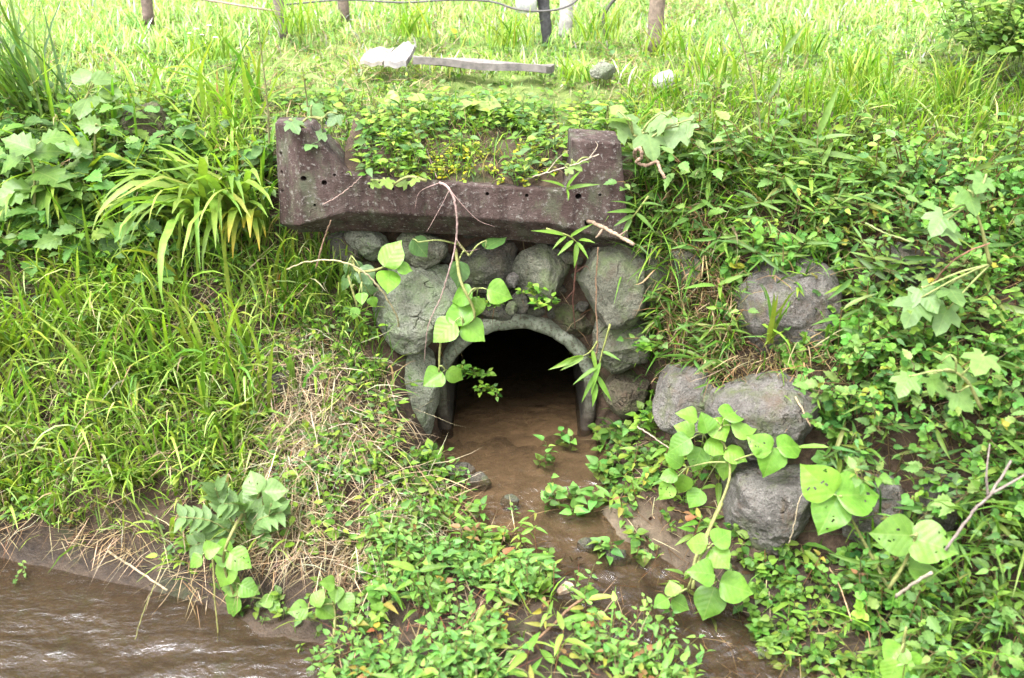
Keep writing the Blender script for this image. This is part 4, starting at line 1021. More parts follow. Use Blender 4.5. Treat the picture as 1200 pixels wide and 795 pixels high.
sprigs(mb, P, N, .12, 4, T_round, rng.uniform(.03, .05, n), 1.3, PAL_C, [4, 3, 3, 1, .2], 2, .6, .8, True, .5, stemcol=(.12, .07, .035))
# fringe along the crest
P, N, px, py = scatter(170, lambda P, N, px, py: reg([(735, 165), (860, 160), (1280, 170), (1280, 235), (900, 225), (745, 215)])(P, N, px, py) * .9, (.4, 3.2), (3.6, 5.4)); n = len(P)
sprigs(mb, P, N, .15, 4, T_ovate, rng.uniform(.032, .07, n), .72, [(.10, .19, .035), (.15, .24, .04), (.08, .16, .05)], [3, 3, 2], 3, .3, .9)
P, N, px, py = scatter(200, lambda P, N, px, py: (.45 * fb(P, N, px, py) * (px > 800) + .4 * fc(P, N, px, py)) * np.clip(.5 + 1.0 * vnoise(P, 3, 75), 0, 1), (.4, 3.2), (2.6, 4.9)); n = len(P)
sprigs(mb, P, N, .2, 4, T_ovate, rng.uniform(.026, .055, n), .7, [(.12, .235, .03), (.08, .18, .035), (.17, .27, .04), (.25, .24, .05)], [3, 3, 2, .3], 3, .7, .8, stemcol=(.15, .07, .045), stw=.002)
P, N, px, py = scatter(28, lambda P, N, px, py: np.clip(fc(P, N, px, py) + fb(P, N, px, py), 0, 1), (.4, 3.2), (2.6, 4.9)); n = len(P)
sprigs(mb, P, N, .34, 5, T_serr, rng.uniform(.04, .08, n), .8, [(.12, .215, .06), (.16, .25, .07), (.09, .18, .045)], [3, 2, 2], 2, .7, .8, stemcol=(.15, .08, .05), stw=.003)
tag(mb.build('bank_undergrowth', ML_leaf), 'thick green undergrowth of small clover like and pointed leaves over the right bank', kind='stuff')

# 6. weeds of the crest behind and inside the block ------------------------------------------------------------
mb = MB()
fr_ = reg([(330, 120), (745, 135), (745, 170), (668, 175), (655, 218), (420, 205), (395, 150)])
P, N, px, py = scatter(520, lambda P, N, px, py: fr_(P, N, px, py) * np.clip(.55 + .7 * vnoise(P, 4, 81), .05, 1), (-1.2, .9), (4.3, 5.3)); n = len(P)
sprigs(mb, P, N, .09, 3, T_ovate, rng.uniform(.024, .052, n), .85, [G_LIME, G_YEL, G_MID, G_BLUE], [3, 1.5, 2, 2], 3, .2, 1)
P, N, px, py = scatter(900, lambda P, N, px, py: np.clip(.4 + 1.2 * vnoise(P, 4, 84), .15, 1), (-2, 2), (4, 6), FILL); n = len(P)
sprigs(mb, P, np.tile([0, -.3, 1.], (n, 1)), .09, 3, T_ovate, rng.uniform(.022, .05, n), .85, [G_LIME, G_YEL, G_MID, G_BLUE, G_DARK], [3, 1, 2, 2, 1], 3, .3, 1)
P, N, px, py = scatter(160, lambda P, N, px, py: reg([(345, 130), (420, 130), (440, 165), (420, 200), (395, 150)])(P, N, px, py) * .8, (-2, 2), (4, 6)); n = len(P)
sprigs(mb, P, np.tile([0, -.3, 1.], (n, 1)), .18, 4, T_serr, rng.uniform(.03, .06, n), .8, [G_LIME, G_MID, G_BLUE], [2, 3, 2], 3, .3, 1)
tag(mb.build('crest_weeds', ML_leaf), 'mixed leafy weeds along the top of the bank behind the concrete block', kind='stuff')
mb = MB()
P, N, px, py = scatter(1700, lambda P, N, px, py: np.clip((py - 165) / 22, 0, 1) * np.where(px > 560, .25, 1) * np.clip(.2 + 1.6 * vnoise(P, 4.5, 82), .0, 1), (-2, 2), (4, 6), FILL); n = len(P)
sprigs(mb, P, np.tile([0, -.1, 1.], (n, 1)), .05, 3, T_round, rng.uniform(.010, .019, n), 1.2, [(.22, .26, .02), (.16, .23, .025), (.42, .38, .02)], [4, 3, 1.3], 3, .2, 1, pet=.15, stw=.0014)
tag(mb.build('sedum_mat', ML_leaf), 'yellow green sedum mat flowering inside the U of the concrete block', kind='stuff')
mb = MB()
P, N, px, py = scatter(2000, lambda P, N, px, py: np.clip(.5 + .9 * vnoise(P, 4, 86), .15, 1), (-2, 2), (4, 6), FILL); n = len(P)
blades(mb, P, rng.normal(-1.57, 1.3, n), rng.uniform(.05, .2, n), rng.uniform(.0025, .006, n), rng.uniform(.1, 1.2, n), rng.uniform(.2, 1.7, n), pick([G_LIME, G_MID, G_DARK, STRAW, STRAW2], [3, 3, 1, 1.4, 1.4], n), 5)
P, N, px, py = scatter(900, lambda P, N, px, py: reg([(395, 140), (690, 155), (672, 205), (540, 195), (400, 190)], 8)(P, N, px, py) * np.clip(.5 + .8 * vnoise(P, 4, 83), .0, 1), (-1, .6), (4.2, 5.2)); n = len(P)
blades(mb, P, rng.normal(-1.57, 1.5, n), rng.uniform(.06, .2, n), rng.uniform(.003, .007, n), rng.uniform(.1, .8, n), rng.uniform(.2, 1.7, n), pick([G_LIME, G_MID, G_DARK, STRAW], [3, 3, 1, 1.4], n), 5)
P, N, px, py = scatter(1300, lambda P, N, px, py: reg([(300, 270), (420, 270), (430, 330), (462, 400), (470, 480), (440, 470), (330, 380)], 8)(P, N, px, py), (-1.4, -.5), (4.0, 4.8)); n = len(P)
blades(mb, P, rng.normal(-1.57, 1.2, n), rng.uniform(.08, .26, n), rng.uniform(.003, .007, n), rng.uniform(.05, .7, n), rng.uniform(.2, 1.5, n), pick([G_MID, G_DARK, G_LIME, (.2, .1, .03)], [4, 3, 1, .5], n), 6)
P, N, px, py = scatter(1000, lambda P, N, px, py: reg([(735, 180), (800, 200), (790, 470), (760, 480), (748, 400), (750, 300)], 8)(P, N, px, py) * .9, (.4, 1.1), (3.8, 4.8)); n = len(P)
blades(mb, P, rng.normal(-1.9, 1.0, n), rng.uniform(.1, .26, n), rng.uniform(.004, .011, n), rng.uniform(.2, 1.0, n), rng.uniform(.4, 1.7, n), pick([G_MID, G_DARK, G_LIME, STRAW2], [4, 3, 1, 1.5], n), 6, .12)
P, N, px, py = scatter(1500, lambda P, N, px, py: reg(R_BAMB, 12)(P, N, px, py) * np.clip(.6 + .8 * vnoise(P, 4, 88), .1, 1), (.4, 2.2), (3.4, 4.8)); n = len(P)
P = P + N * rng.uniform(0, .09, n)[:, None]
blades(mb, P, rng.normal(-1.57, 1.1, n), rng.uniform(.10, .26, n), rng.uniform(.005, .014, n), rng.uniform(.3, 1.5, n), rng.uniform(.2, 1.3, n), pick([G_MID, G_LIME, G_DARK, (.10, .18, .06), STRAW2], [4, 2.5, 1.5, 2, .8], n), 6, .15)
P, N, px, py = scatter(420, lambda P, N, px, py: reg([(690, 400), (770, 400), (780, 500), (700, 520)], 8)(P, N, px, py) * .9, (.3, 1.1), (3.8, 4.8)); n = len(P)
blades(mb, P, rng.normal(-1.9, 1.0, n), rng.uniform(.08, .2, n), rng.uniform(.004, .009, n), rng.uniform(.2, 1.0, n), rng.uniform(.4, 1.7, n), pick([G_MID, G_DARK, G_LIME], [4, 2, 1], n), 6, .12)
P, N, px, py = scatter(1500, lambda P, N, px, py: reg([(735, 110), (1280, 110), (1280, 240), (900, 235), (745, 225)], 10)(P, N, px, py) * .9, (.4, 3.6), (3.9, 6)); n = len(P)
blades(mb, P, rng.normal(-1.57, 1.3, n), rng.uniform(.08, .26, n), rng.uniform(.004, .011, n), rng.uniform(.05, .8, n), rng.uniform(.2, 1.6, n), pick([G_LIME, G_YEL, G_MID, (.26, .33, .12)], [4, 2, 2, 2], n), 6, .12)
# long blades hanging beside the right end of the block, and blades poking out before the bank stones
P, N, px, py = scatter(1300, lambda P, N, px, py: reg([(735, 160), (850, 165), (830, 260), (800, 330), (745, 330)], 10)(P, N, px, py) * .9, (.4, 1.4), (3.7, 4.9)); n = len(P)
P = P + N * rng.uniform(0, .08, n)[:, None]
blades(mb, P, rng.normal(-1.75, .8, n), rng.uniform(.14, .36, n), rng.uniform(.004, .011, n), rng.uniform(.5, 1.4, n), rng.uniform(.7, 1.7, n), pick([G_MID, G_LIME, G_DARK, (.24, .19, .11)], [4, 2.5, 2, 1], n), 7, .12)
P, N, px, py = scatter(650, lambda P, N, px, py: reg([(780, 300), (985, 300), (985, 470), (780, 440)], 10)(P, N, px, py) * .8, (.6, 1.7), (3.4, 4.6)); n = len(P)
P = P + N * rng.uniform(.04, .14, n)[:, None]
blades(mb, P, rng.normal(-1.6, 1.2, n), rng.uniform(.08, .22, n), rng.uniform(.004, .012, n), rng.uniform(.3, 1.4, n), rng.uniform(.3, 1.5, n), pick([G_MID, G_LIME, G_DARK, (.22, .17, .10)], [4, 3, 2, 2], n), 6, .12)
P, N, px, py = scatter(900, lambda P, N, px, py: reg([(240, 640), (440, 650), (430, 740), (330, 790), (250, 720)], 10)(P, N, px, py) * np.clip(.3 + 1.2 * vnoise(P, 4, 95), 0, 1) * (P[:, 2] > 0), (-1.8, -.3), (2.6, 3.8)); n = len(P)
blades(mb, P, rng.normal(-1.57, 1.2, n), rng.uniform(.05, .2, n), rng.uniform(.003, .008, n), rng.uniform(.1, 1.2, n), rng.uniform(.3, 1.5, n), pick([G_MID, G_LIME, STRAW, STRAW2], [3, 3, 1.5, 1.5], n), 6)
tag(mb.build('wall_grass', ML_grass), 'green grass growing round the stones and the concrete block', kind='stuff')
# ================================================================== single plants one can point at
PAL_Z = [(.135, .285, .036), (.155, .30, .042), (.115, .255, .034)]
def kudzu(label, Y, stem, groups, colr=None, group=None, name='kudzu_vine', dull=False, zoff=.0, norml=(0, -.62, .78), T=None, seed=0):
    """stem: photo points; groups: (node point, [(x, y, size px, [Y])...]); leaflets radiate from their node"""
    R_ = np.random.default_rng(seed + 7)
    pts = smooth_path([at(x, y, Y if len(q) == 0 else q[0]) for x, y, *q in stem], 5)
    base = pts[0]
    e = empty(name, base, label, 'vine', group)
    ms = MB(); ml = MB()
    tube(ms, pts, np.linspace(.0075, .0045, len(pts)), (.16, .17, .06), 6, .08)
    for node, leaves in groups:
        nd = at(node[0], node[1], node[2] if len(node) > 2 else Y)
        k = np.argmin(np.linalg.norm(pts - nd, axis=1)); a = pts[k]
        mid = (a + nd) / 2 + np.array([0, -.015, .02])
        if np.linalg.norm(a - nd) > .01: tube(ms, smooth_path([a, mid, nd], 4), np.linspace(.0045, .0032, 9), (.17, .2, .07), 5)
        for lf in leaves:
            x, y, s_ = lf[:3]; yy = lf[3] if len(lf) > 3 else Y + R_.uniform(-.05, .03)
            c = at(x, y, yy); L = s_ / FPX * axis_depth(c) * 1.08
            ax = c - nd; dd = np.linalg.norm(ax)
            if dd < .015: ax = np.array([R_.normal(0, .6), -.3, -.8]); dd = np.linalg.norm(ax)
            nn = np.array(norml) + R_.normal(0, .22, 3)
            nn /= np.linalg.norm(nn); ax = ax / dd; ax = ax - nn * (ax @ nn) * .8; ax /= np.linalg.norm(ax)
            b = c - ax * L * .46
            if np.linalg.norm(b - nd) > .008: tube(ms, np.array([nd, (b + nd) / 2 + [0, 0, .004], b]), [.0028, .0024, .002], (.19, .23, .08), 5)
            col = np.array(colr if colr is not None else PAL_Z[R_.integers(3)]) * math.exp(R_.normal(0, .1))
            tt = T or (T_hole[R_.integers(3)] if s_ > 40 or R_.random() < .15 else T_kv[R_.integers(5)])
            inst(ml, tt, b[None], ax[None], nn[None], np.array([L]), np.array([L * R_.uniform(.95, 1.1)]), col[None])
    ms.build('stem', MP_stem, e); ml.build('foliage', ML_kudzu, e)
    return e
GK = 'kudzu vines with three leaved sprays'
kudzu('kudzu vine with round lime leaves over the largest pale wall stone', 4.16, [(412, 300, 4.3), (420, 318), (452, 312), (462, 292)],
      [((456, 314), [(458, 298, 34), (455, 329, 29), (474, 314, 17)]), ((424, 330), [(424, 350, 15), (416, 366, 13), (437, 354, 13)])], group=GK, seed=1)
kudzu('dull darker kudzu spray at the left end of the wall, below the block', 4.22, [(402, 300, 4.4), (410, 330), (425, 380)],
      [((412, 300), [(414, 316, 22), (428, 322, 24), (404, 330, 18)]), ((418, 336), [(432, 340, 20)])], colr=(.075, .145, .05), group=GK, seed=2)
kudzu('kudzu vine with six lime leaves hanging before the pipe crown', 4.12, [(534, 292, 4.3), (540, 330), (556, 372), (520, 392), (514, 440)],
      [((560, 338), [(541, 346, 27), (585, 343, 29, 4.10), (557, 360, 24)]), ((540, 372), [(539, 367, 34), (521, 388, 33), (555, 388, 31)]), ((522, 434), [(508, 444, 26), (533, 440, 22)])], group=GK, seed=3)
kudzu('kudzu leaves coloured dark for shade, tucked under the middle of the block', 4.22, [(536, 284, 4.34), (550, 300)], [((540, 300), [(539, 318, 28)]), ((570, 282), [(580, 284, 30)]), ((490, 284), [(492, 290, 26)])], colr=(.06, .13, .035), group=GK, seed=4)  # shade under the block put into the darker leaf colour
kudzu('bushy kudzu vine with many lime leaves beside the upright grey stone', 3.62, [(812, 690, 3.3), (815, 655, 3.36), (833, 615, 3.45), (855, 560, 3.55), (848, 520), (822, 500)],
      [((824, 508), [(807, 486, 24), (803, 503, 24), (826, 496, 24), (797, 521, 28), (817, 538, 28), (838, 523, 24)]), ((846, 500), [(843, 502, 28), (859, 482, 31), (873, 498, 33)]),
       ((805, 548), [(790, 539, 24), (784, 557, 20), (781, 576, 21), (800, 568, 24)]), ((848, 530), [(862, 532, 26), (849, 546, 30), (815, 584, 24)]),
       ((903, 530, 3.5), [(891, 521, 31, 3.48), (926, 522, 32, 3.5), (903, 541, 34, 3.46)])], group=GK, seed=5)
kudzu('kudzu runner with bright three leaved sprays over the running water', 3.22, [(846, 590, 3.5), (832, 620, 3.4), (818, 660), (806, 690)],
      [((833, 640), [(817, 637, 27), (846, 630, 27), (843, 653, 28)]), ((840, 680), [(824, 671, 31), (862, 688, 38), (831, 706, 38)]), ((790, 700), [(788, 690, 18), (775, 706, 20), (797, 708, 22)])], group=GK, seed=6)
kudzu('kudzu spray of three large leaves with insect holes before the right stones', 3.22, [(1042, 690, 3.15), (1015, 640), (985, 585)],
      [((982, 583), [(959, 565, 47), (1006, 579, 54), (972, 602, 47)])], group=GK, seed=7)
kudzu('broad mid green kudzu leaves low among the right undergrowth', 3.0, [(1042, 690), (1060, 660), (1075, 625)], [((1068, 628), [(1048, 627, 46), (1092, 637, 52)]), ((1062, 660), [(1080, 668, 34)])], colr=(.10, .20, .03), group=GK, seed=8)
kudzu('pale kudzu leaves at the lower right picture edge', 2.78, [(1055, 800), (1058, 760), (1062, 735)], [((1060, 752), [(1048, 768, 32), (1046, 788, 30), (1074, 782, 34)])], group=GK, seed=9)
kudzu('kudzu vine with lime leaves hanging over the muddy left stream edge', 3.34, [(292, 590, 3.55), (270, 628), (262, 660), (275, 700)],
      [((270, 648), [(259, 648, 30), (280, 656, 29), (263, 672, 29)]), ((277, 684), [(270, 687, 25), (291, 690, 23), (272, 709, 30)]), ((240, 648), [(229, 658, 19), (247, 644, 20)]), ((318, 704), [(312, 705, 16), (323, 699, 15), (322, 712, 15)])], group=GK, seed=10)
kudzu('young kudzu shoots on the mud bank, right of the hanging vine', 3.22, [(392, 745, 3.15), (392, 715), (386, 680)],
      [((375, 712), [(371, 702, 20), (382, 716, 24), (350, 715, 22)]), ((395, 690), [(384, 684, 18), (394, 697, 19), (406, 706, 22)]), ((408, 740), [(406, 748, 21), (420, 738, 17)])], colr=(.115, .225, .035), group=GK, seed=11)
kudzu('pale kudzu leaves on top of the left stream bank beside the feathery weed', 3.5, [(300, 620), (300, 590), (310, 570)], [((306, 580), [(292, 587, 29), (322, 576, 28), (297, 566, 28), (330, 595, 22)])], colr=(.13, .225, .07), group=GK, seed=12)
kudzu('pale flat leaf pair on the lawn edge left of centre', 4.75, [(558, 138), (558, 126)], [((558, 124), [(546, 122, 28, 4.72), (572, 122, 30, 4.72)])], colr=(.2, .27, .08), norml=(0, -.25, 1), name='leaf_seedling', group=None, seed=13)
kudzu('pale flat leaf pair on the lawn edge above the right block end', 4.7, [(712, 146), (712, 130)], [((712, 127), [(701, 123, 22, 4.68), (724, 127, 22, 4.68)])], colr=(.2, .27, .08), norml=(0, -.25, 1), name='leaf_seedling', group=None, seed=14)
kudzu('pale drooping leaf spray behind the left half of the block', 4.7, [(470, 140), (465, 122), (480, 116)], [((470, 120), [(457, 118, 24), (488, 112, 22), (500, 122, 18), (430, 130, 20)])], colr=(.19, .26, .07), norml=(0, -.35, 1), name='leaf_seedling', seed=15)
kudzu('broad leaved herb with yellowish leaves at the far upper left', 4.75, [(92, 150), (100, 118), (110, 98)], [((104, 108), [(95, 88, 26), (122, 92, 28), (128, 108, 28), (98, 122, 34), (84, 128, 24), (118, 122, 26)])], colr=(.11, .19, .055), name='broadleaf_herb', norml=(0, -.4, .9), seed=16)
kudzu('broad leaved herb with large mid green leaves at the left picture edge', 4.45, [(40, 250), (40, 205), (30, 165)], [((36, 178), [(22, 168, 40), (52, 176, 40), (66, 160, 34), (12, 190, 34)]), ((48, 212), [(60, 206, 52), (30, 216, 50), (12, 226, 46), (46, 236, 44)])], colr=(.095, .185, .034), name='broadleaf_herb', norml=(0, -.5, .85), T=T_serr, seed=17)
kudzu('broad leaved bush leaves over the brown stone at the upper left', 4.62, [(108, 230), (110, 190), (112, 150)], [((112, 180), [(90, 172, 36), (132, 178, 26), (118, 198, 26), (98, 196, 30)]), ((118, 150), [(104, 146, 30), (134, 152, 22)])], colr=(.10, .19, .036), name='broadleaf_herb', norml=(0, -.5, .85), T=T_serr, seed=18)
# lobed leaves
def lobed_plant(label, Y, pts, base, colr, seed, name='lobed_leaf_vine', group='vines with lobed leaves'):
    kudzu(label, Y, [base, ((base[0] + pts[0][0]) / 2, (base[1] + pts[0][1]) / 2 - 6), (pts[0][0], pts[0][1] + 6)], [((p[0] + (6 if i % 2 else -6), p[1] - p[2] * .35), [p]) for i, p in enumerate(pts)], colr=colr, name=name, group=group, T=T_lobed, norml=(0, -.45, .9), seed=seed)
lobed_plant('hop vine with large pale lobed leaves over the right end of the block', 4.28, [(742, 152, 40), (768, 144, 32), (730, 140, 30), (788, 160, 34), (764, 170, 36), (800, 150, 26)], (760, 190), (.14, .22, .09), 21)
lobed_plant('hop vine with small lobed leaves on the top left corner of the block', 4.24, [(345, 148, 22), (372, 160, 20), (385, 152, 18), (362, 170, 18), (372, 132, 22), (390, 140, 18)], (378, 140), (.09, .17, .06), 22)
lobed_plant('hop vine with lobed leaves in the middle of the right undergrowth', 3.62, [(1140, 235, 34), (1150, 215, 30), (1118, 270, 38), (1100, 262, 32), (1088, 350, 36), (1070, 365, 40), (1120, 345, 34), (1105, 375, 36)], (1160, 310), (.11, .2, .06), 23)
lobed_plant('hop vine with lobed leaves low in the right undergrowth', 3.2, [(1120, 430, 40), (1150, 425, 36), (1100, 450, 34), (1060, 452, 30), (1130, 470, 30)], (1150, 480), (.12, .215, .055), 24)
lobed_plant('hop vine leaves trailing over the front edge of the block', 4.17, [(455, 215, 16), (470, 214, 16), (441, 216, 14), (484, 213, 14)], (500, 212), (.16, .25, .05), 25)
lobed_plant('small vine sprig on the right inner edge of the block', 4.16, [(676, 195, 16), (684, 189, 12), (668, 200, 12)], (664, 206), (.15, .24, .06), 26)

# daylily and long leaved clumps
GL = 'clumps of long arching leaves'
def clump(label, x, y, n, L, W, pal, azr, th, curl, name='daylily_clump', lift=0.05, tip=None, fold=.2, spread=.05, group=GL, gp=None):
    return tuft(name, x, y, n, L, W, pal, [3, 2, 1][:len(pal)], label, 'plant', group, spread, th, curl, fold, tip, ML_grass, azr, 10, ground_y(x, y, lift) if gp is None else gp)
clump('large daylily clump with pale arching leaves left of the concrete block', 258, 292, 85, .64, .040, [(.16, .26, .045), (.12, .215, .035), (.21, .285, .07)], (-3.7, -.8), (.2, .85), (1.3, 2.5), spread=.07, lift=.12)
clump('daylily clump with broad leaves and yellowing tips beside the block', 300, 285, 9, .52, .055, [(.17, .25, .04), (.22, .27, .05)], (-1.75, -1.2), (.25, .6), (1.7, 2.5), tip=np.array([.35, .24, .03]), spread=.02)
clump('daylily clump with wide yellow green leaves at the upper left', 75, 250, 14, .5, .05, [(.17, .24, .03), (.12, .20, .03)], (-2.6, -.4), (.2, .8), (1.0, 2.3), spread=.05)
clump('daylily leaves arching down under the brown stone', 128, 262, 9, .40, .040, [(.17, .25, .035), (.12, .21, .035)], (-2.4, -.6), (.2, .7), (1.2, 2.4), spread=.04)
clump('tall dark clump of sword grass at the upper left corner', 40, 148, 90, .62, .018, [(.075, .15, .03), (.11, .20, .03), (.06, .12, .04)], (1.2, 4.6), (.1, .6), (.1, .9), 'sword_grass', fold=.12, spread=.07)
clump('single long pale grass leaf arching across the left broad leaves', -30, 190, 3, .75, .016, [(.16, .24, .07)], (-.25, .1), (.9, 1.1), (.5, .9), 'sword_grass', spread=.01, lift=.06)
clump('green grass clump in the middle of the left bank', 190, 452, 70, .27, .013, [(.085, .165, .03), (.12, .21, .03)], (-3.4, .3), (.2, 1.0), (.8, 1.9), 'grass_clump', fold=.12)
clump('bright grass clump low on the left bank above the stream', 150, 575, 60, .26, .016, [(.15, .24, .03), (.11, .2, .03)], (-3.2, 0), (.2, 1.0), (.6, 1.7), 'grass_clump', fold=.12)
clump('bright grass clump at the far left picture edge', 15, 420, 60, .42, .013, [(.16, .25, .03), (.2, .26, .035)], (-2.6, .2), (.05, .7), (.5, 1.7), 'grass_clump', fold=.1)
clump('two upright iris leaves on the dry mound', 345, 470, 6, .25, .024, [(.13, .22, .035)], (-2.5, .2), (.02, .35), (.1, .6), 'iris_leaves', spread=.015)
clump('short iris leaves on the dry mound, nearer the stream', 380, 500, 6, .2, .018, [(.14, .23, .035)], (-2.5, .2), (.05, .5), (.1, .6), 'iris_leaves', spread=.015)
clump('pale broad leaves sprouting at the front of the dry mound', 460, 650, 14, .22, .020, [(.15, .23, .06), (.12, .20, .04)], (-2.8, -.2), (.1, .7), (.3, 1.3), 'iris_leaves', spread=.03)
clump('grass clump under the left foot of the concrete block', 368, 345, 120, .26, .008, [(.075, .16, .022), (.05, .115, .02), (.1, .18, .03)], (-2.9, -.2), (.05, .7), (.2, 1.3), 'grass_clump', fold=.1, spread=.07)
clump('arching grass at the lower right picture edge', 1195, 660, 30, .55, .016, [(.10, .19, .03), (.14, .22, .05)], (-3.6, -1.4), (.3, .9), (.6, 1.6), 'grass_clump', fold=.15, spread=.08)
clump('long grass clump in the dark lower right corner', 1150, 760, 40, .42, .012, [(.10, .18, .03), (.06, .13, .02)], (-3.4, -.4), (.2, .9), (.5, 1.6), 'grass_clump', fold=.12, spread=.10)
clump('grass sprouting from the top of the smooth grey stone', 905, 400, 7, .30, .020, [(.12, .21, .03), (.09, .18, .03)], (-2.4, .2), (.02, .5), (.1, .8), 'bamboo_sprout', spread=.015, group=None, gp=at(905, 400, 3.84))

# pinnate feathery weed at the left stream edge
def pinnate(label, Y, stems, colr, seed, group=None):
    R_ = np.random.default_rng(seed); base = at(stems[0][0][0], stems[0][0][1], Y + .1)
    e = empty('feathery_weed', base, label, 'plant', group); ms = MB(); ml = MB()
    for st in stems:
        pts = smooth_path([at(x, y, Y - .03 * i) for i, (x, y) in enumerate(st)], 8)
        tube(ms, pts, np.linspace(.004, .002, len(pts)), (.14, .16, .06), 5)
        T_ = np.gradient(pts, axis=0); T_ = norm(T_)
        for i in range(len(pts) // 3, len(pts), 2):
            for sd in (-1, 1):
                nn = np.array([0, -.5, .85]) + R_.normal(0, .15, 3); nn /= np.linalg.norm(nn)
                ax = np.cross(nn, T_[i]) * sd + T_[i] * .55
                inst(ml, T_ovate, pts[i][None], ax[None], nn[None], np.array([.075]), np.array([.062]), (np.array(colr) * math.exp(R_.normal(0, .12)))[None])
    ms.build('stem', MP_stem, e); ml.build('foliage', ML_leaf, e)
pinnate('feathery blue green weed on the left stream bank', 3.48, [[(290, 640), (250, 612), (212, 606)], [(290, 640), (262, 596), (252, 572)], [(290, 640), (285, 596), (262, 590)], [(292, 640), (300, 612), (330, 600)], [(290, 640), (262, 630), (226, 640)], [(292, 645), (310, 625), (318, 590)]], (.10, .175, .06), 3)
pinnate('feathery pale weed on the dry slope left of the channel', 3.75, [[(452, 640), (455, 615), (440, 600)], [(452, 640), (470, 620), (478, 606)], [(452, 640), (448, 622), (470, 596)]], (.12, .2, .06), 5)

# small palmate sprigs by the wall
for x, y, Y, L, lab in [(553, 440, 4.25, .035, 'small palmate sprig hanging in the dark pipe mouth at left'), (579, 460, 4.22, .03, 'tiny palmate sprig hanging lowest in the pipe mouth'),
                        (572, 360, 4.27, .028, 'small sprig on the pipe crown beside the kudzu'), (640, 358, 4.27, .034, 'small palmate sprig right on the pipe crown'), (622, 345, 4.27, .03, 'small sprig between the chip and the angular stone'),
                        (762, 410, 4.15, .04, 'leafy sprig right of the cracked grey stone'), (752, 490, 4.1, .045, 'leafy sprig at the foot of the mossy stone column'), (500, 540, 4.0, .05, 'leafy sprig at the left channel edge')]:
    g = at(x, y, Y)
    sprig_thing(x, y, .05, 3, L, lab, 'small leafy sprigs round the pipe', T=T_ovate, pal=[G_MID, G_LIME, G_DARK], wts=(3, 2, 1), nst=5, name='leafy_sprig', gp=g, asp=1.1, per=3, pet=.3)
# bamboo sprays
def bamboo(label, Y, pts, leaves, colr, seed, group='bamboo sprays round the pipe and block'):
    R_ = np.random.default_rng(seed); P = smooth_path([at(x, y, Y) for x, y in pts], 5); e = empty('bamboo_spray', P[0], label, 'plant', group); ms = MB(); ml = MB()
    tube(ms, P, np.linspace(.005, .0025, len(P)), (.15, .17, .05), 5)
    for (x, y, x2, y2, w) in leaves:
        a = at(x, y, Y); b = at(x2, y2, Y - .05); L = np.linalg.norm(b - a); nn = np.array([0, -.55, .8]) + R_.normal(0, .25, 3)
        inst(ml, T_lance, a[None], (b - a)[None], nn[None], np.array([L * 1.04]), np.array([w / FPX * axis_depth(a) * 4.6]), (np.array(colr) * math.exp(R_.normal(0, .15)))[None])
    ms.build('stem', MP_stem, e); ml.build('foliage', ML_grass, e)
bamboo('bamboo spray with five leaves below the hole with the stick', 4.12, [(640, 268), (665, 276), (676, 284)], [(676, 284, 674, 312, 7), (672, 282, 655, 296, 6), (678, 282, 694, 280, 6), (662, 276, 628, 267, 6), (668, 278, 690, 262, 5), (676, 284, 690, 300, 5), (664, 277, 648, 288, 5)], (.12, .225, .03), 1)
bamboo('bamboo spray on the front of the block at its right inner corner', 4.1, [(668, 218), (664, 226)], [(664, 222, 698, 213, 6), (664, 222, 668, 232, 4), (662, 220, 640, 208, 5), (664, 221, 676, 200, 5)], (.12, .23, .03), 2)
bamboo('pale bamboo spray hanging in the pipe mouth at the right', 4.12, [(700, 400), (692, 412), (682, 418)], [(682, 418, 646, 432, 8), (684, 418, 660, 432, 7), (684, 417, 655, 420, 4), (694, 410, 700, 440, 6)], (.14, .25, .035), 3)
bamboo('bamboo spray before the cracked grey stone', 4.1, [(715, 380), (704, 420), (698, 450)], [(704, 424, 690, 462, 7), (702, 430, 672, 446, 6), (700, 440, 716, 470, 7), (698, 448, 696, 476, 8), (706, 412, 726, 420, 5), (700, 436, 680, 470, 6)], (.10, .2, .03), 4)
bamboo('bamboo spray at the right end of the block', 4.12, [(760, 230), (745, 250), (735, 262)], [(745, 248, 716, 246, 6), (742, 252, 722, 262, 6), (748, 244, 720, 230, 5), (750, 240, 775, 236, 6), (740, 256, 728, 278, 6), (745, 250, 768, 268, 6)], (.09, .18, .03), 5)

# tall thin stalks on the crest
def stalk(label, pts, Y, leaves, colr, name='tall_stalk', group='tall thin stalks on the bank crest', r=.0045):
    P = smooth_path([at(x, y, Y) for x, y in pts], 6); e = empty(name, P[0], label, 'plant', group); ms = MB(); ml = MB()
    tube(ms, P, np.linspace(r, r * .45, len(P)), (.13, .13, .06), 5)
    for (x, y, x2, y2, w) in leaves:
        a = at(x, y, Y); b = at(x2, y2, Y - .06); L = np.linalg.norm(b - a); nn = np.array([.2, -.5, .8]) + rng.normal(0, .2, 3)
        inst(ml, T_lance, a[None], (b - a)[None], nn[None], np.array([L]), np.array([w / FPX * axis_depth(a) * 4.6]), (np.array(colr) * math.exp(rng.normal(0, .1)))[None])
    ms.build('stem', MP_stem, e); ml.build('foliage', ML_grass, e)
stalk('tall bare stalk with one leaf rising at the top right of centre', [(892, 175), (889, 130), (878, 80), (862, 30), (846, -8)], 4.45, [(860, 22, 864, -6, 7), (878, 78, 884, 62, 4), (890, 140, 905, 120, 6)], (.12, .2, .05))
stalk('reed stalk with two pale blades right of the tall bare stalk', [(905, 160), (912, 110), (918, 60)], 4.55, [(918, 62, 942, 32, 7), (914, 90, 902, 120, 6), (908, 135, 900, 100, 6)], (.15, .22, .1))
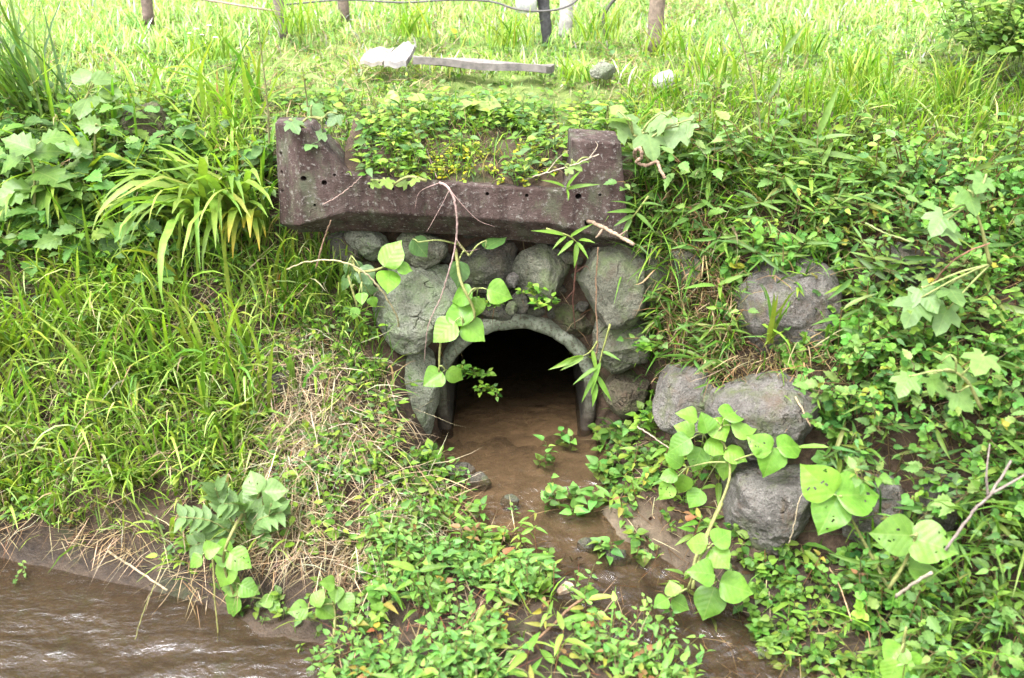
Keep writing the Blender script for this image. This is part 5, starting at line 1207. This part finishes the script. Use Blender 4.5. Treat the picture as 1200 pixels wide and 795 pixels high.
stalk('leafy stalk rising from the crest of the right bank', [(958, 210), (958, 170), (960, 140)], 4.35, [(958, 160, 983, 100, 9), (958, 165, 1000, 152, 8), (958, 172, 930, 158, 8), (958, 180, 1020, 184, 9), (958, 186, 925, 190, 8)], (.12, .2, .055))
stalk('slender weed stalk left of the block, tallest of the left crest', [(316, 178), (313, 120), (306, 60), (300, 20)], 4.55, [(313, 120, 330, 100, 5), (312, 110, 296, 96, 5), (308, 80, 322, 60, 4), (306, 60, 294, 44, 4), (314, 150, 334, 140, 6), (314, 140, 296, 134, 6)], (.14, .22, .05))
stalk('dark stemmed weed growing behind the left corner of the block', [(362, 140), (358, 105), (354, 78)], 4.55, [(356, 90, 340, 80, 6), (356, 90, 376, 88, 8), (358, 104, 336, 106, 7), (358, 108, 384, 100, 8)], (.15, .22, .06))

# small white daisies on the left lawn
g = ground_y(246, 70); e = empty('white_flowers', g, 'small white wild flowers on thin stems in the left lawn', 'flowers'); ms = MB(); mf = MB()
for k, (x, y) in enumerate([(222, 39), (236, 41), (245, 30), (238, 51), (230, 34), (252, 44)]):
    b = at(x, y, g[1] + rng.uniform(-.04, .04)); b0 = g + np.array([rng.normal(0, .03), 0, 0])
    tube(ms, smooth_path([b0, (b + b0) / 2 + [.01, 0, .02], b], 4), .002, (.12, .2, .05), 5)
    a = np.arange(8) / 8 * 6.283; mf = MB(); inst(mf, T_round, np.tile(b, (8, 1)), np.stack([np.cos(a), np.sin(a) * .8, np.full(8, .15)], 1), np.tile([0, -.3, 1.], (8, 1)), .013, .012, np.tile([.75, .75, .72], (8, 1))); MFL = bpy.data.materials.get('petal') or M_leaf('petal', .2, .6, .2); mf.build('flower', MFL, e)
ms.build('stem', MP_stem, e)

# dark shrub at the far top right
g = ground_y(1215, 75); e = empty('shrub', g, 'dark leafy shrub at the far upper right corner of the lawn', 'shrub'); ms = MB(); ml = MB(); n = 150
P = g + rng.normal(0, 1, (n, 3)) * [.16, .14, .02]; P[:, 2] = g[2]
sprigs(ml, P, np.tile([-.3, -.5, .8], (n, 1)), .45, 7, T_ovate, rng.uniform(.04, .075, n), .9, [(.08, .17, .03), (.12, .22, .035), (.17, .26, .05)], [2, 3, 2], 3, .5, 1)
for k in range(6): tube(ms, smooth_path([g + [rng.normal(0, .05), 0, -.02], g + [rng.normal(0, .12), rng.normal(0, .08), .2], g + [rng.normal(0, .2), rng.normal(0, .15), .42]], 5), np.linspace(.009, .003, 11), (.12, .08, .05), 5)
ms.build('stem', MP_twig, e); ml.build('foliage', ML_leaf, e)

# ================================================================== twigs, roots and sticks
GT = 'sticks, roots and dead stalks'
def twig(name, label, pts, r, col, cat='twig', wob=.1, branches=()):
    P = smooth_path([at(x, y, Y) for x, y, Y in pts], 8); mb = MB(); col = np.array(col) * .68
    r = (r[0] * .72, r[1] * .68); P[1:-1] += rng.normal(0, .0013, (len(P) - 2, 3))
    tube(mb, P, np.linspace(r[0], r[1], len(P)), np.clip(np.array(col) * np.exp(rng.normal(0, .1, (len(P), 1))), 0, 1), 7, wob)
    for b in branches:
        Q = smooth_path([at(x, y, Y) for x, y, Y in b], 6); tube(mb, Q, np.linspace(r[1], r[1] * .4, len(Q)), col, 5, wob)
    return tag(mb.build(name, MP_twig, loc=P[0]), label, cat, GT)
twig('stick', 'broken grey brown stick poking out of a drilled hole in the block', [(687, 258, 4.26), (705, 266, 4.12), (725, 276, 4.04), (743, 287, 3.98)], (.012, .010), (.30, .22, .16), 'stick', .14, [[(708, 266, 4.12), (702, 275, 4.10), (698, 279, 4.10)], [(726, 277, 4.04), (735, 270, 4.0)]])
twig('hanging_root', 'pale pinkish root hanging from the block over the largest pale stone', [(515, 214, 4.18), (527, 222, 4.13), (535, 250, 4.12), (534, 285, 4.14), (524, 325, 4.14), (516, 350, 4.16), (502, 382, 4.16), (497, 425, 4.2)], (.007, .0025), (.38, .27, .25), 'root', .12,
     [[(527, 222, 4.13), (518, 240, 4.13), (508, 258, 4.13), (500, 272, 4.13)], [(527, 222, 4.13), (540, 238, 4.12), (560, 258, 4.13), (580, 266, 4.14)], [(535, 280, 4.13), (545, 294, 4.14), (562, 292, 4.2)], [(512, 208, 4.22), (505, 190, 4.3), (500, 175, 4.35)], [(516, 214, 4.18), (492, 225, 4.16), (486, 245, 4.16)]])
twig('dead_stalk', 'pale dry stalk arching over the largest pale stone', [(336, 316, 4.15), (360, 307, 4.08), (395, 306, 4.04), (425, 318, 4.05), (448, 342, 4.08), (465, 372, 4.14), (467, 388, 4.2)], (.004, .006), (.42, .37, .22), 'stalk')
twig('twig', 'bare brown twig before the dark gap left of the wall', [(370, 315, 4.2), (380, 280, 4.2), (388, 258, 4.2)], (.006, .004), (.18, .12, .08))
twig('twig', 'pinkish thin root across the left face of the block', [(378, 240, 4.19), (396, 230, 4.18), (412, 218, 4.18), (424, 206, 4.18)], (.003, .002), (.36, .26, .23))
twig('dead_stalk', 'thin straight dead stalk standing right of the pipe', [(701, 290, 4.15), (698, 340, 4.16), (700, 400, 4.18), (698, 420, 4.2)], (.004, .005), (.27, .17, .11), 'stalk')
twig('twig', 'reddish dead twig left of the thin straight stalk', [(676, 300, 4.2), (672, 350, 4.25), (674, 385, 4.3)], (.006, .003), (.12, .055, .04), branches=[[(674, 320, 4.22), (686, 312, 4.2), (692, 318, 4.2)], [(673, 340, 4.24), (662, 352, 4.24)]])
twig('twig', 'light forked twig lying over the right inner edge of the block', [(610, 212, 4.3), (640, 203, 4.2), (670, 194, 4.15), (702, 181, 4.12)], (.004, .003), (.42, .36, .28), branches=[[(690, 186, 4.13), (700, 172, 4.13), (698, 166, 4.14)], [(640, 203, 4.2), (655, 185, 4.3), (668, 175, 4.4)]])
twig('twig', 'light forked twig in the weeds inside the left part of the block', [(426, 168, 4.4), (438, 180, 4.35), (446, 188, 4.33), (470, 175, 4.4), (520, 195, 4.33)], (.004, .002), (.40, .34, .25), branches=[[(440, 182, 4.35), (452, 170, 4.38), (462, 163, 4.4)]])
twig('dead_root', 'curled brown dead root at the right end of the block', [(745, 186, 4.2), (744, 178, 4.14), (750, 174, 4.1), (752, 184, 4.1), (746, 190, 4.12), (758, 194, 4.12), (770, 190, 4.08), (774, 200, 4.05), (780, 209, 4.03)], (.010, .009), (.30, .21, .15), 'root', .16)
twig('dead_stalk', 'long pale dry stalk leaning down the left bank to the water', [(102, 628, 3.72), (130, 648, 3.6), (160, 668, 3.5), (196, 692, 3.4)], (.008, .006), (.42, .35, .24), 'stalk')
twig('dead_stalk', 'thin bent green stalk dipping from the dry stalk into the stream', [(182, 684, 3.42), (170, 712, 3.3), (158, 750, 3.2)], (.003, .003), (.2, .2, .08), 'stalk')
twig('dead_stalk', 'thin straight stalk before the hanging kudzu', [(249, 655, 3.35), (252, 700, 3.28), (256, 762, 3.2)], (.005, .004), (.2, .2, .07), 'stalk')
twig('stick', 'brown stick lying on the mud between the knotweed patches', [(686, 700, 3.22), (665, 715, 3.18), (645, 735, 3.1), (620, 757, 3.02)], (.008, .007), (.24, .15, .09), 'stick')
twig('stick', 'short brown stick lying at the bottom of the mud, below the longer one', [(700, 752, 3.06), (675, 760, 3.04), (655, 768, 3.02)], (.005, .005), (.2, .13, .08), 'stick')
twig('dead_stalk', 'grey dead stalk leaning through the lower right undergrowth', [(1185, 540, 3.05), (1160, 580, 3.0), (1140, 600, 2.98), (1108, 645, 2.95)], (.006, .008), (.24, .20, .18), 'stalk', .1, [[(1160, 580, 3.0), (1195, 560, 3.0), (1215, 548, 3.0)], [(1158, 582, 3.0), (1156, 556, 3.0), (1160, 520, 3.05)]])
twig('dead_stalk', 'cut bamboo stub pointing up in the lower right undergrowth', [(1050, 700, 2.98), (1070, 685, 2.94), (1092, 671, 2.9)], (.008, .009), (.36, .31, .25), 'stalk')
twig('dead_stalk', 'thin straw stalk lying against the largest rugged stone', [(924, 637, 3.36), (932, 610, 3.36), (936, 588, 3.38), (944, 575, 3.4)], (.003, .003), (.42, .35, .24), 'stalk')
twig('dead_stalk', 'thin brown stalk leaning on the mud below the stones', [(972, 665, 3.3), (985, 690, 3.2), (998, 728, 3.08)], (.004, .004), (.38, .27, .16), 'stalk')
twig('dead_stalk', 'pale stalk on the mud at the foot of the upright grey stone', [(747, 500, 3.95), (765, 512, 3.9), (785, 526, 3.85)], (.005, .004), (.36, .29, .23), 'stalk')
twig('dead_stalk', 'straw stalk lying on the flat topped stone', [(932, 465, 3.6), (940, 480, 3.55), (950, 500, 3.52)], (.005, .004), (.38, .28, .18), 'stalk')
twig('dead_stalk', 'pale thin stalk across the upper right undergrowth', [(1014, 262, 3.75), (1035, 272, 3.7), (1068, 284, 3.66)], (.005, .004), (.24, .3, .12), 'stalk')
twig('dead_stalk', 'reddish arching stem in the gap of the right undergrowth', [(1090, 338, 3.75), (1105, 318, 3.68), (1125, 300, 3.62), (1160, 285, 3.6)], (.004, .004), (.28, .14, .10), 'stalk')
# a pale chip on the mud
g = ground_y(661, 692); mb = MB(); n = 9; a = np.arange(n) / n * 6.283; rr = .03 * (1 + .35 * rng.standard_normal(n).clip(-1, 1))
top = np.column_stack([np.cos(a) * rr * 1.2, np.sin(a) * rr, .014 + .006 * np.cos(a)]); bot = top * [1.05, 1.05, 0] + [0, 0, -.006]
mb.add(np.vstack([top, bot]) + g, list(range(n)) + sum([[i, (i + 1) % n, n + (i + 1) % n, n + i][::-1] for i in range(n)], []), [n] + [4] * n, (.62, .56, .52))
tag(mb.build('chip', M_plain('pale_chip', .7, .2, 50), smooth=False, loc=g), 'pale flat chip lying on the mud above the brown stick', 'chip')

# ================================================================== fence remains and rubbish on the lawn
def post(x, ybase, wpx, h, lean, label, col=(.20, .155, .12), name='fence_post'):
    g = ground_y(x, ybase); r = wpx / 2 / FPX * axis_depth(g)
    zs = np.linspace(-.08, h, 16); P = np.column_stack([g[0] + lean * zs, np.full(16, g[1]), g[2] + zs]); mb = MB()
    V0 = len(mb.v); tube(mb, P, r * (1 + .05 * np.sin(zs * 13)), np.clip(np.array(col) * np.exp(rng.normal(0, .12, (16, 1))), 0, 1), 12, .05)
    return tag(mb.build(name, MP_wood, loc=g), label, 'post', 'fence posts')
post(768, 42, 18, .9, .0, 'thick grey wooden post standing in the lawn', (.15, .118, .095))
post(331, 27, 13, .7, -.10, 'dark leaning wooden stake in the left lawn', (.13, .11, .10))
post(173, 12, 13, .8, .03, 'brown wooden post at the upper left, furthest left of the fence', (.12, .09, .08))
post(403, 9, 13, .8, .0, 'far brown wooden post between the stakes', (.12, .095, .08))
post(640, 34, 13, .28, -.12, 'short dark stake under the white plastic pipe', (.05, .05, .055), 'stake')
post(663, 26, 16, .22, .05, 'short pale grey stake right of the dark one', (.32, .31, .3), 'stake')
g = ground_y(640, 34)
mb = MB(); A = at(604, -26, g[1] - .04); B = at(629, 14, g[1] - .04); c = (A + B) / 2; r_ = (B[0] - A[0]) / 2; ang = np.arange(18) / 18 * 6.283
zz = [B[2], B[2], A[2], A[2], B[2] + .004]; rr = [r_ * .82, r_, r_, r_ * .82, r_ * .82]; V = np.concatenate([np.column_stack([c[0] + np.cos(ang) * q, c[1] + np.sin(ang) * q, np.full(18, z)]) for q, z in zip(rr, zz)])
L = []; 
for i in range(4):
    for k in range(18): a_ = i * 18 + k; b_ = i * 18 + (k + 1) % 18; L += [a_, b_, b_ + 18, a_ + 18]
mb.add(V, L, [4] * 72, (.62, .63, .66))
tag(mb.build('plastic_pipe', M_plain('white_plastic', .5, .1, 30), loc=(c[0], c[1], B[2])), 'white plastic pipe end held by the fence wire at the top', 'pipe end')
def cable(label, pts, r, col, name='wire'):
    P = smooth_path([at(*p) for p in pts], 10); mb = MB(); tube(mb, P, r, col, 6); tag(mb.build(name, M_plain('wire_' + str(len(bpy.data.materials)), .6, .1, 40), loc=P[0]), label, 'wire', 'fence wires')
yf = float(g[1]) - .10
cable('sagging grey fence wire across the top of the picture', [(331, 6, yf + .3), (403, 0, yf + .15), (470, 3, yf + .1), (530, 0, yf), (575, 2, yf), (606, 11, yf), (640, 13, yf), (668, 6, yf), (700, -16, yf), (768, -24, yf)], .006, (.09, .085, .085))
cable('thin brown wire between the left posts', [(173, -8, yf + .6), (240, 0, yf + .5), (290, 8, yf + .4), (328, 14, yf + .4)], .007, (.2, .15, .12))
cable('dark curved rod sticking out of the grass left of the wooden post', [(708, 40, 6.1), (707, 24, 6.1), (712, 10, 6.1), (722, -2, 6.1), (740, -14, 6.1)], .010, (.06, .055, .05), 'bent_rod')
# boards and sheet on the lawn
def board(label, corners, th, col, name='board', rough=.85, cat='board'):
    P = np.array([ground_y(x, y, z) for x, y, z in corners]); mb = MB(); n = 10
    U = []
    for i in range(n + 1):
        for j in range(n + 1):
            a, b = i / n, j / n
            p = P[0] * (1 - a) * (1 - b) + P[1] * a * (1 - b) + P[2] * a * b + P[3] * (1 - a) * b
            U.append(p + [0, 0, .006 * math.sin(a * 9 + b * 4)])
    U = np.array(U); D = U - [0, 0, th]; V = np.vstack([U, D]); m = (n + 1) ** 2; L = []
    ix = lambda i, j: i * (n + 1) + j
    for i in range(n):
        for j in range(n):
            q = [ix(i, j), ix(i + 1, j), ix(i + 1, j + 1), ix(i, j + 1)]; L += q; L += [k + m for k in q[::-1]]
    for i in range(n):
        for q in ([ix(i, 0), ix(i + 1, 0)], [ix(n, i), ix(n, i + 1)], [ix(i + 1, n), ix(i, n)], [ix(0, i + 1), ix(0, i)]): L += [q[1], q[0], q[0] + m, q[1] + m]
    mb.add(V, L, [4] * (len(L) // 4), col)
    c0 = P.mean(0); c0[2] = D[:, 2].min()
    return tag(mb.build(name, M_plain(name + '_face', rough, .3, 25), smooth=False, loc=c0), label, cat)
board('pale cream board piece lying in the lawn', [(422, 75, .015), (448, 77, .015), (462, 63, .03), (434, 63, .03)], .02, (.24, .22, .19))
board('grey wooden board lying across the cream piece in the lawn', [(450, 78, .025), (476, 78, .025), (487, 64, .05), (474, 62, .06)], .03, (.22, .21, .21))
board('long thin weathered sheet with dark front edge lying in the lawn', [(484, 77, .04), (640, 81, .012), (650, 77, .005), (484, 70, .02)], .035, (.13, .12, .115), 'sheet', .85, 'sheet')
# ------------------------------------------------------------------ camera, light, world
cd = bpy.data.cameras.new('camera'); cam = bpy.data.objects.new('camera', cd); COL.objects.link(cam)
cam.location = tuple(CAM); cam.rotation_euler = (math.radians(90) - PITCH, 0, 0)
cd.sensor_width = 36; cd.lens = FPX / 1200 * 36; cd.clip_start = .05; cd.clip_end = 300
cd.dof.use_dof = True; cd.dof.focus_distance = 4.72; cd.dof.aperture_fstop = 1.7
S.camera = cam
SUN_EL, SUN_AZ = math.radians(62), math.radians(-135)      # azimuth measured from +y towards +x
w = bpy.data.worlds.new('World'); S.world = w; w.use_nodes = True
nt = w.node_tree; bg = nt.nodes['Background']; sky = nt.nodes.new('ShaderNodeTexSky'); sky.sky_type = 'NISHITA'; sky.sun_disc = False
sky.sun_elevation = SUN_EL; sky.sun_rotation = SUN_AZ; sky.dust_density = 4; sky.air_density = 1.0
hs = nt.nodes.new('ShaderNodeHueSaturation'); hs.inputs['Saturation'].default_value = .03
nt.links.new(sky.outputs[0], hs.inputs['Color']); nt.links.new(hs.outputs[0], bg.inputs['Color'])
bg.inputs['Strength'].default_value = .15
ld = bpy.data.lights.new('sun', 'SUN'); ld.energy = 1.0; ld.angle = math.radians(40); ld.color = (1, .98, .95)
sun = bpy.data.objects.new('sun', ld); COL.objects.link(sun)
dv = Vector((math.sin(SUN_AZ) * math.cos(SUN_EL), math.cos(SUN_AZ) * math.cos(SUN_EL), math.sin(SUN_EL)))
sun.rotation_euler = dv.to_track_quat('Z', 'Y').to_euler(); sun.location = (0, 0, 12)
vs = S.view_settings; vs.view_transform = 'Standard'; vs.look = 'None'; vs.gamma = 1; vs.use_curve_mapping = False; vs.exposure = 2.76
S.cycles.use_denoising = True
S.cycles.max_bounces = 8; S.cycles.diffuse_bounces = 3; S.cycles.glossy_bounces = 3; S.cycles.transmission_bounces = 5; S.cycles.transparent_max_bounces = 12
S.cycles.sample_clamp_indirect = 6; S.cycles.caustics_reflective = False; S.cycles.caustics_refractive = False
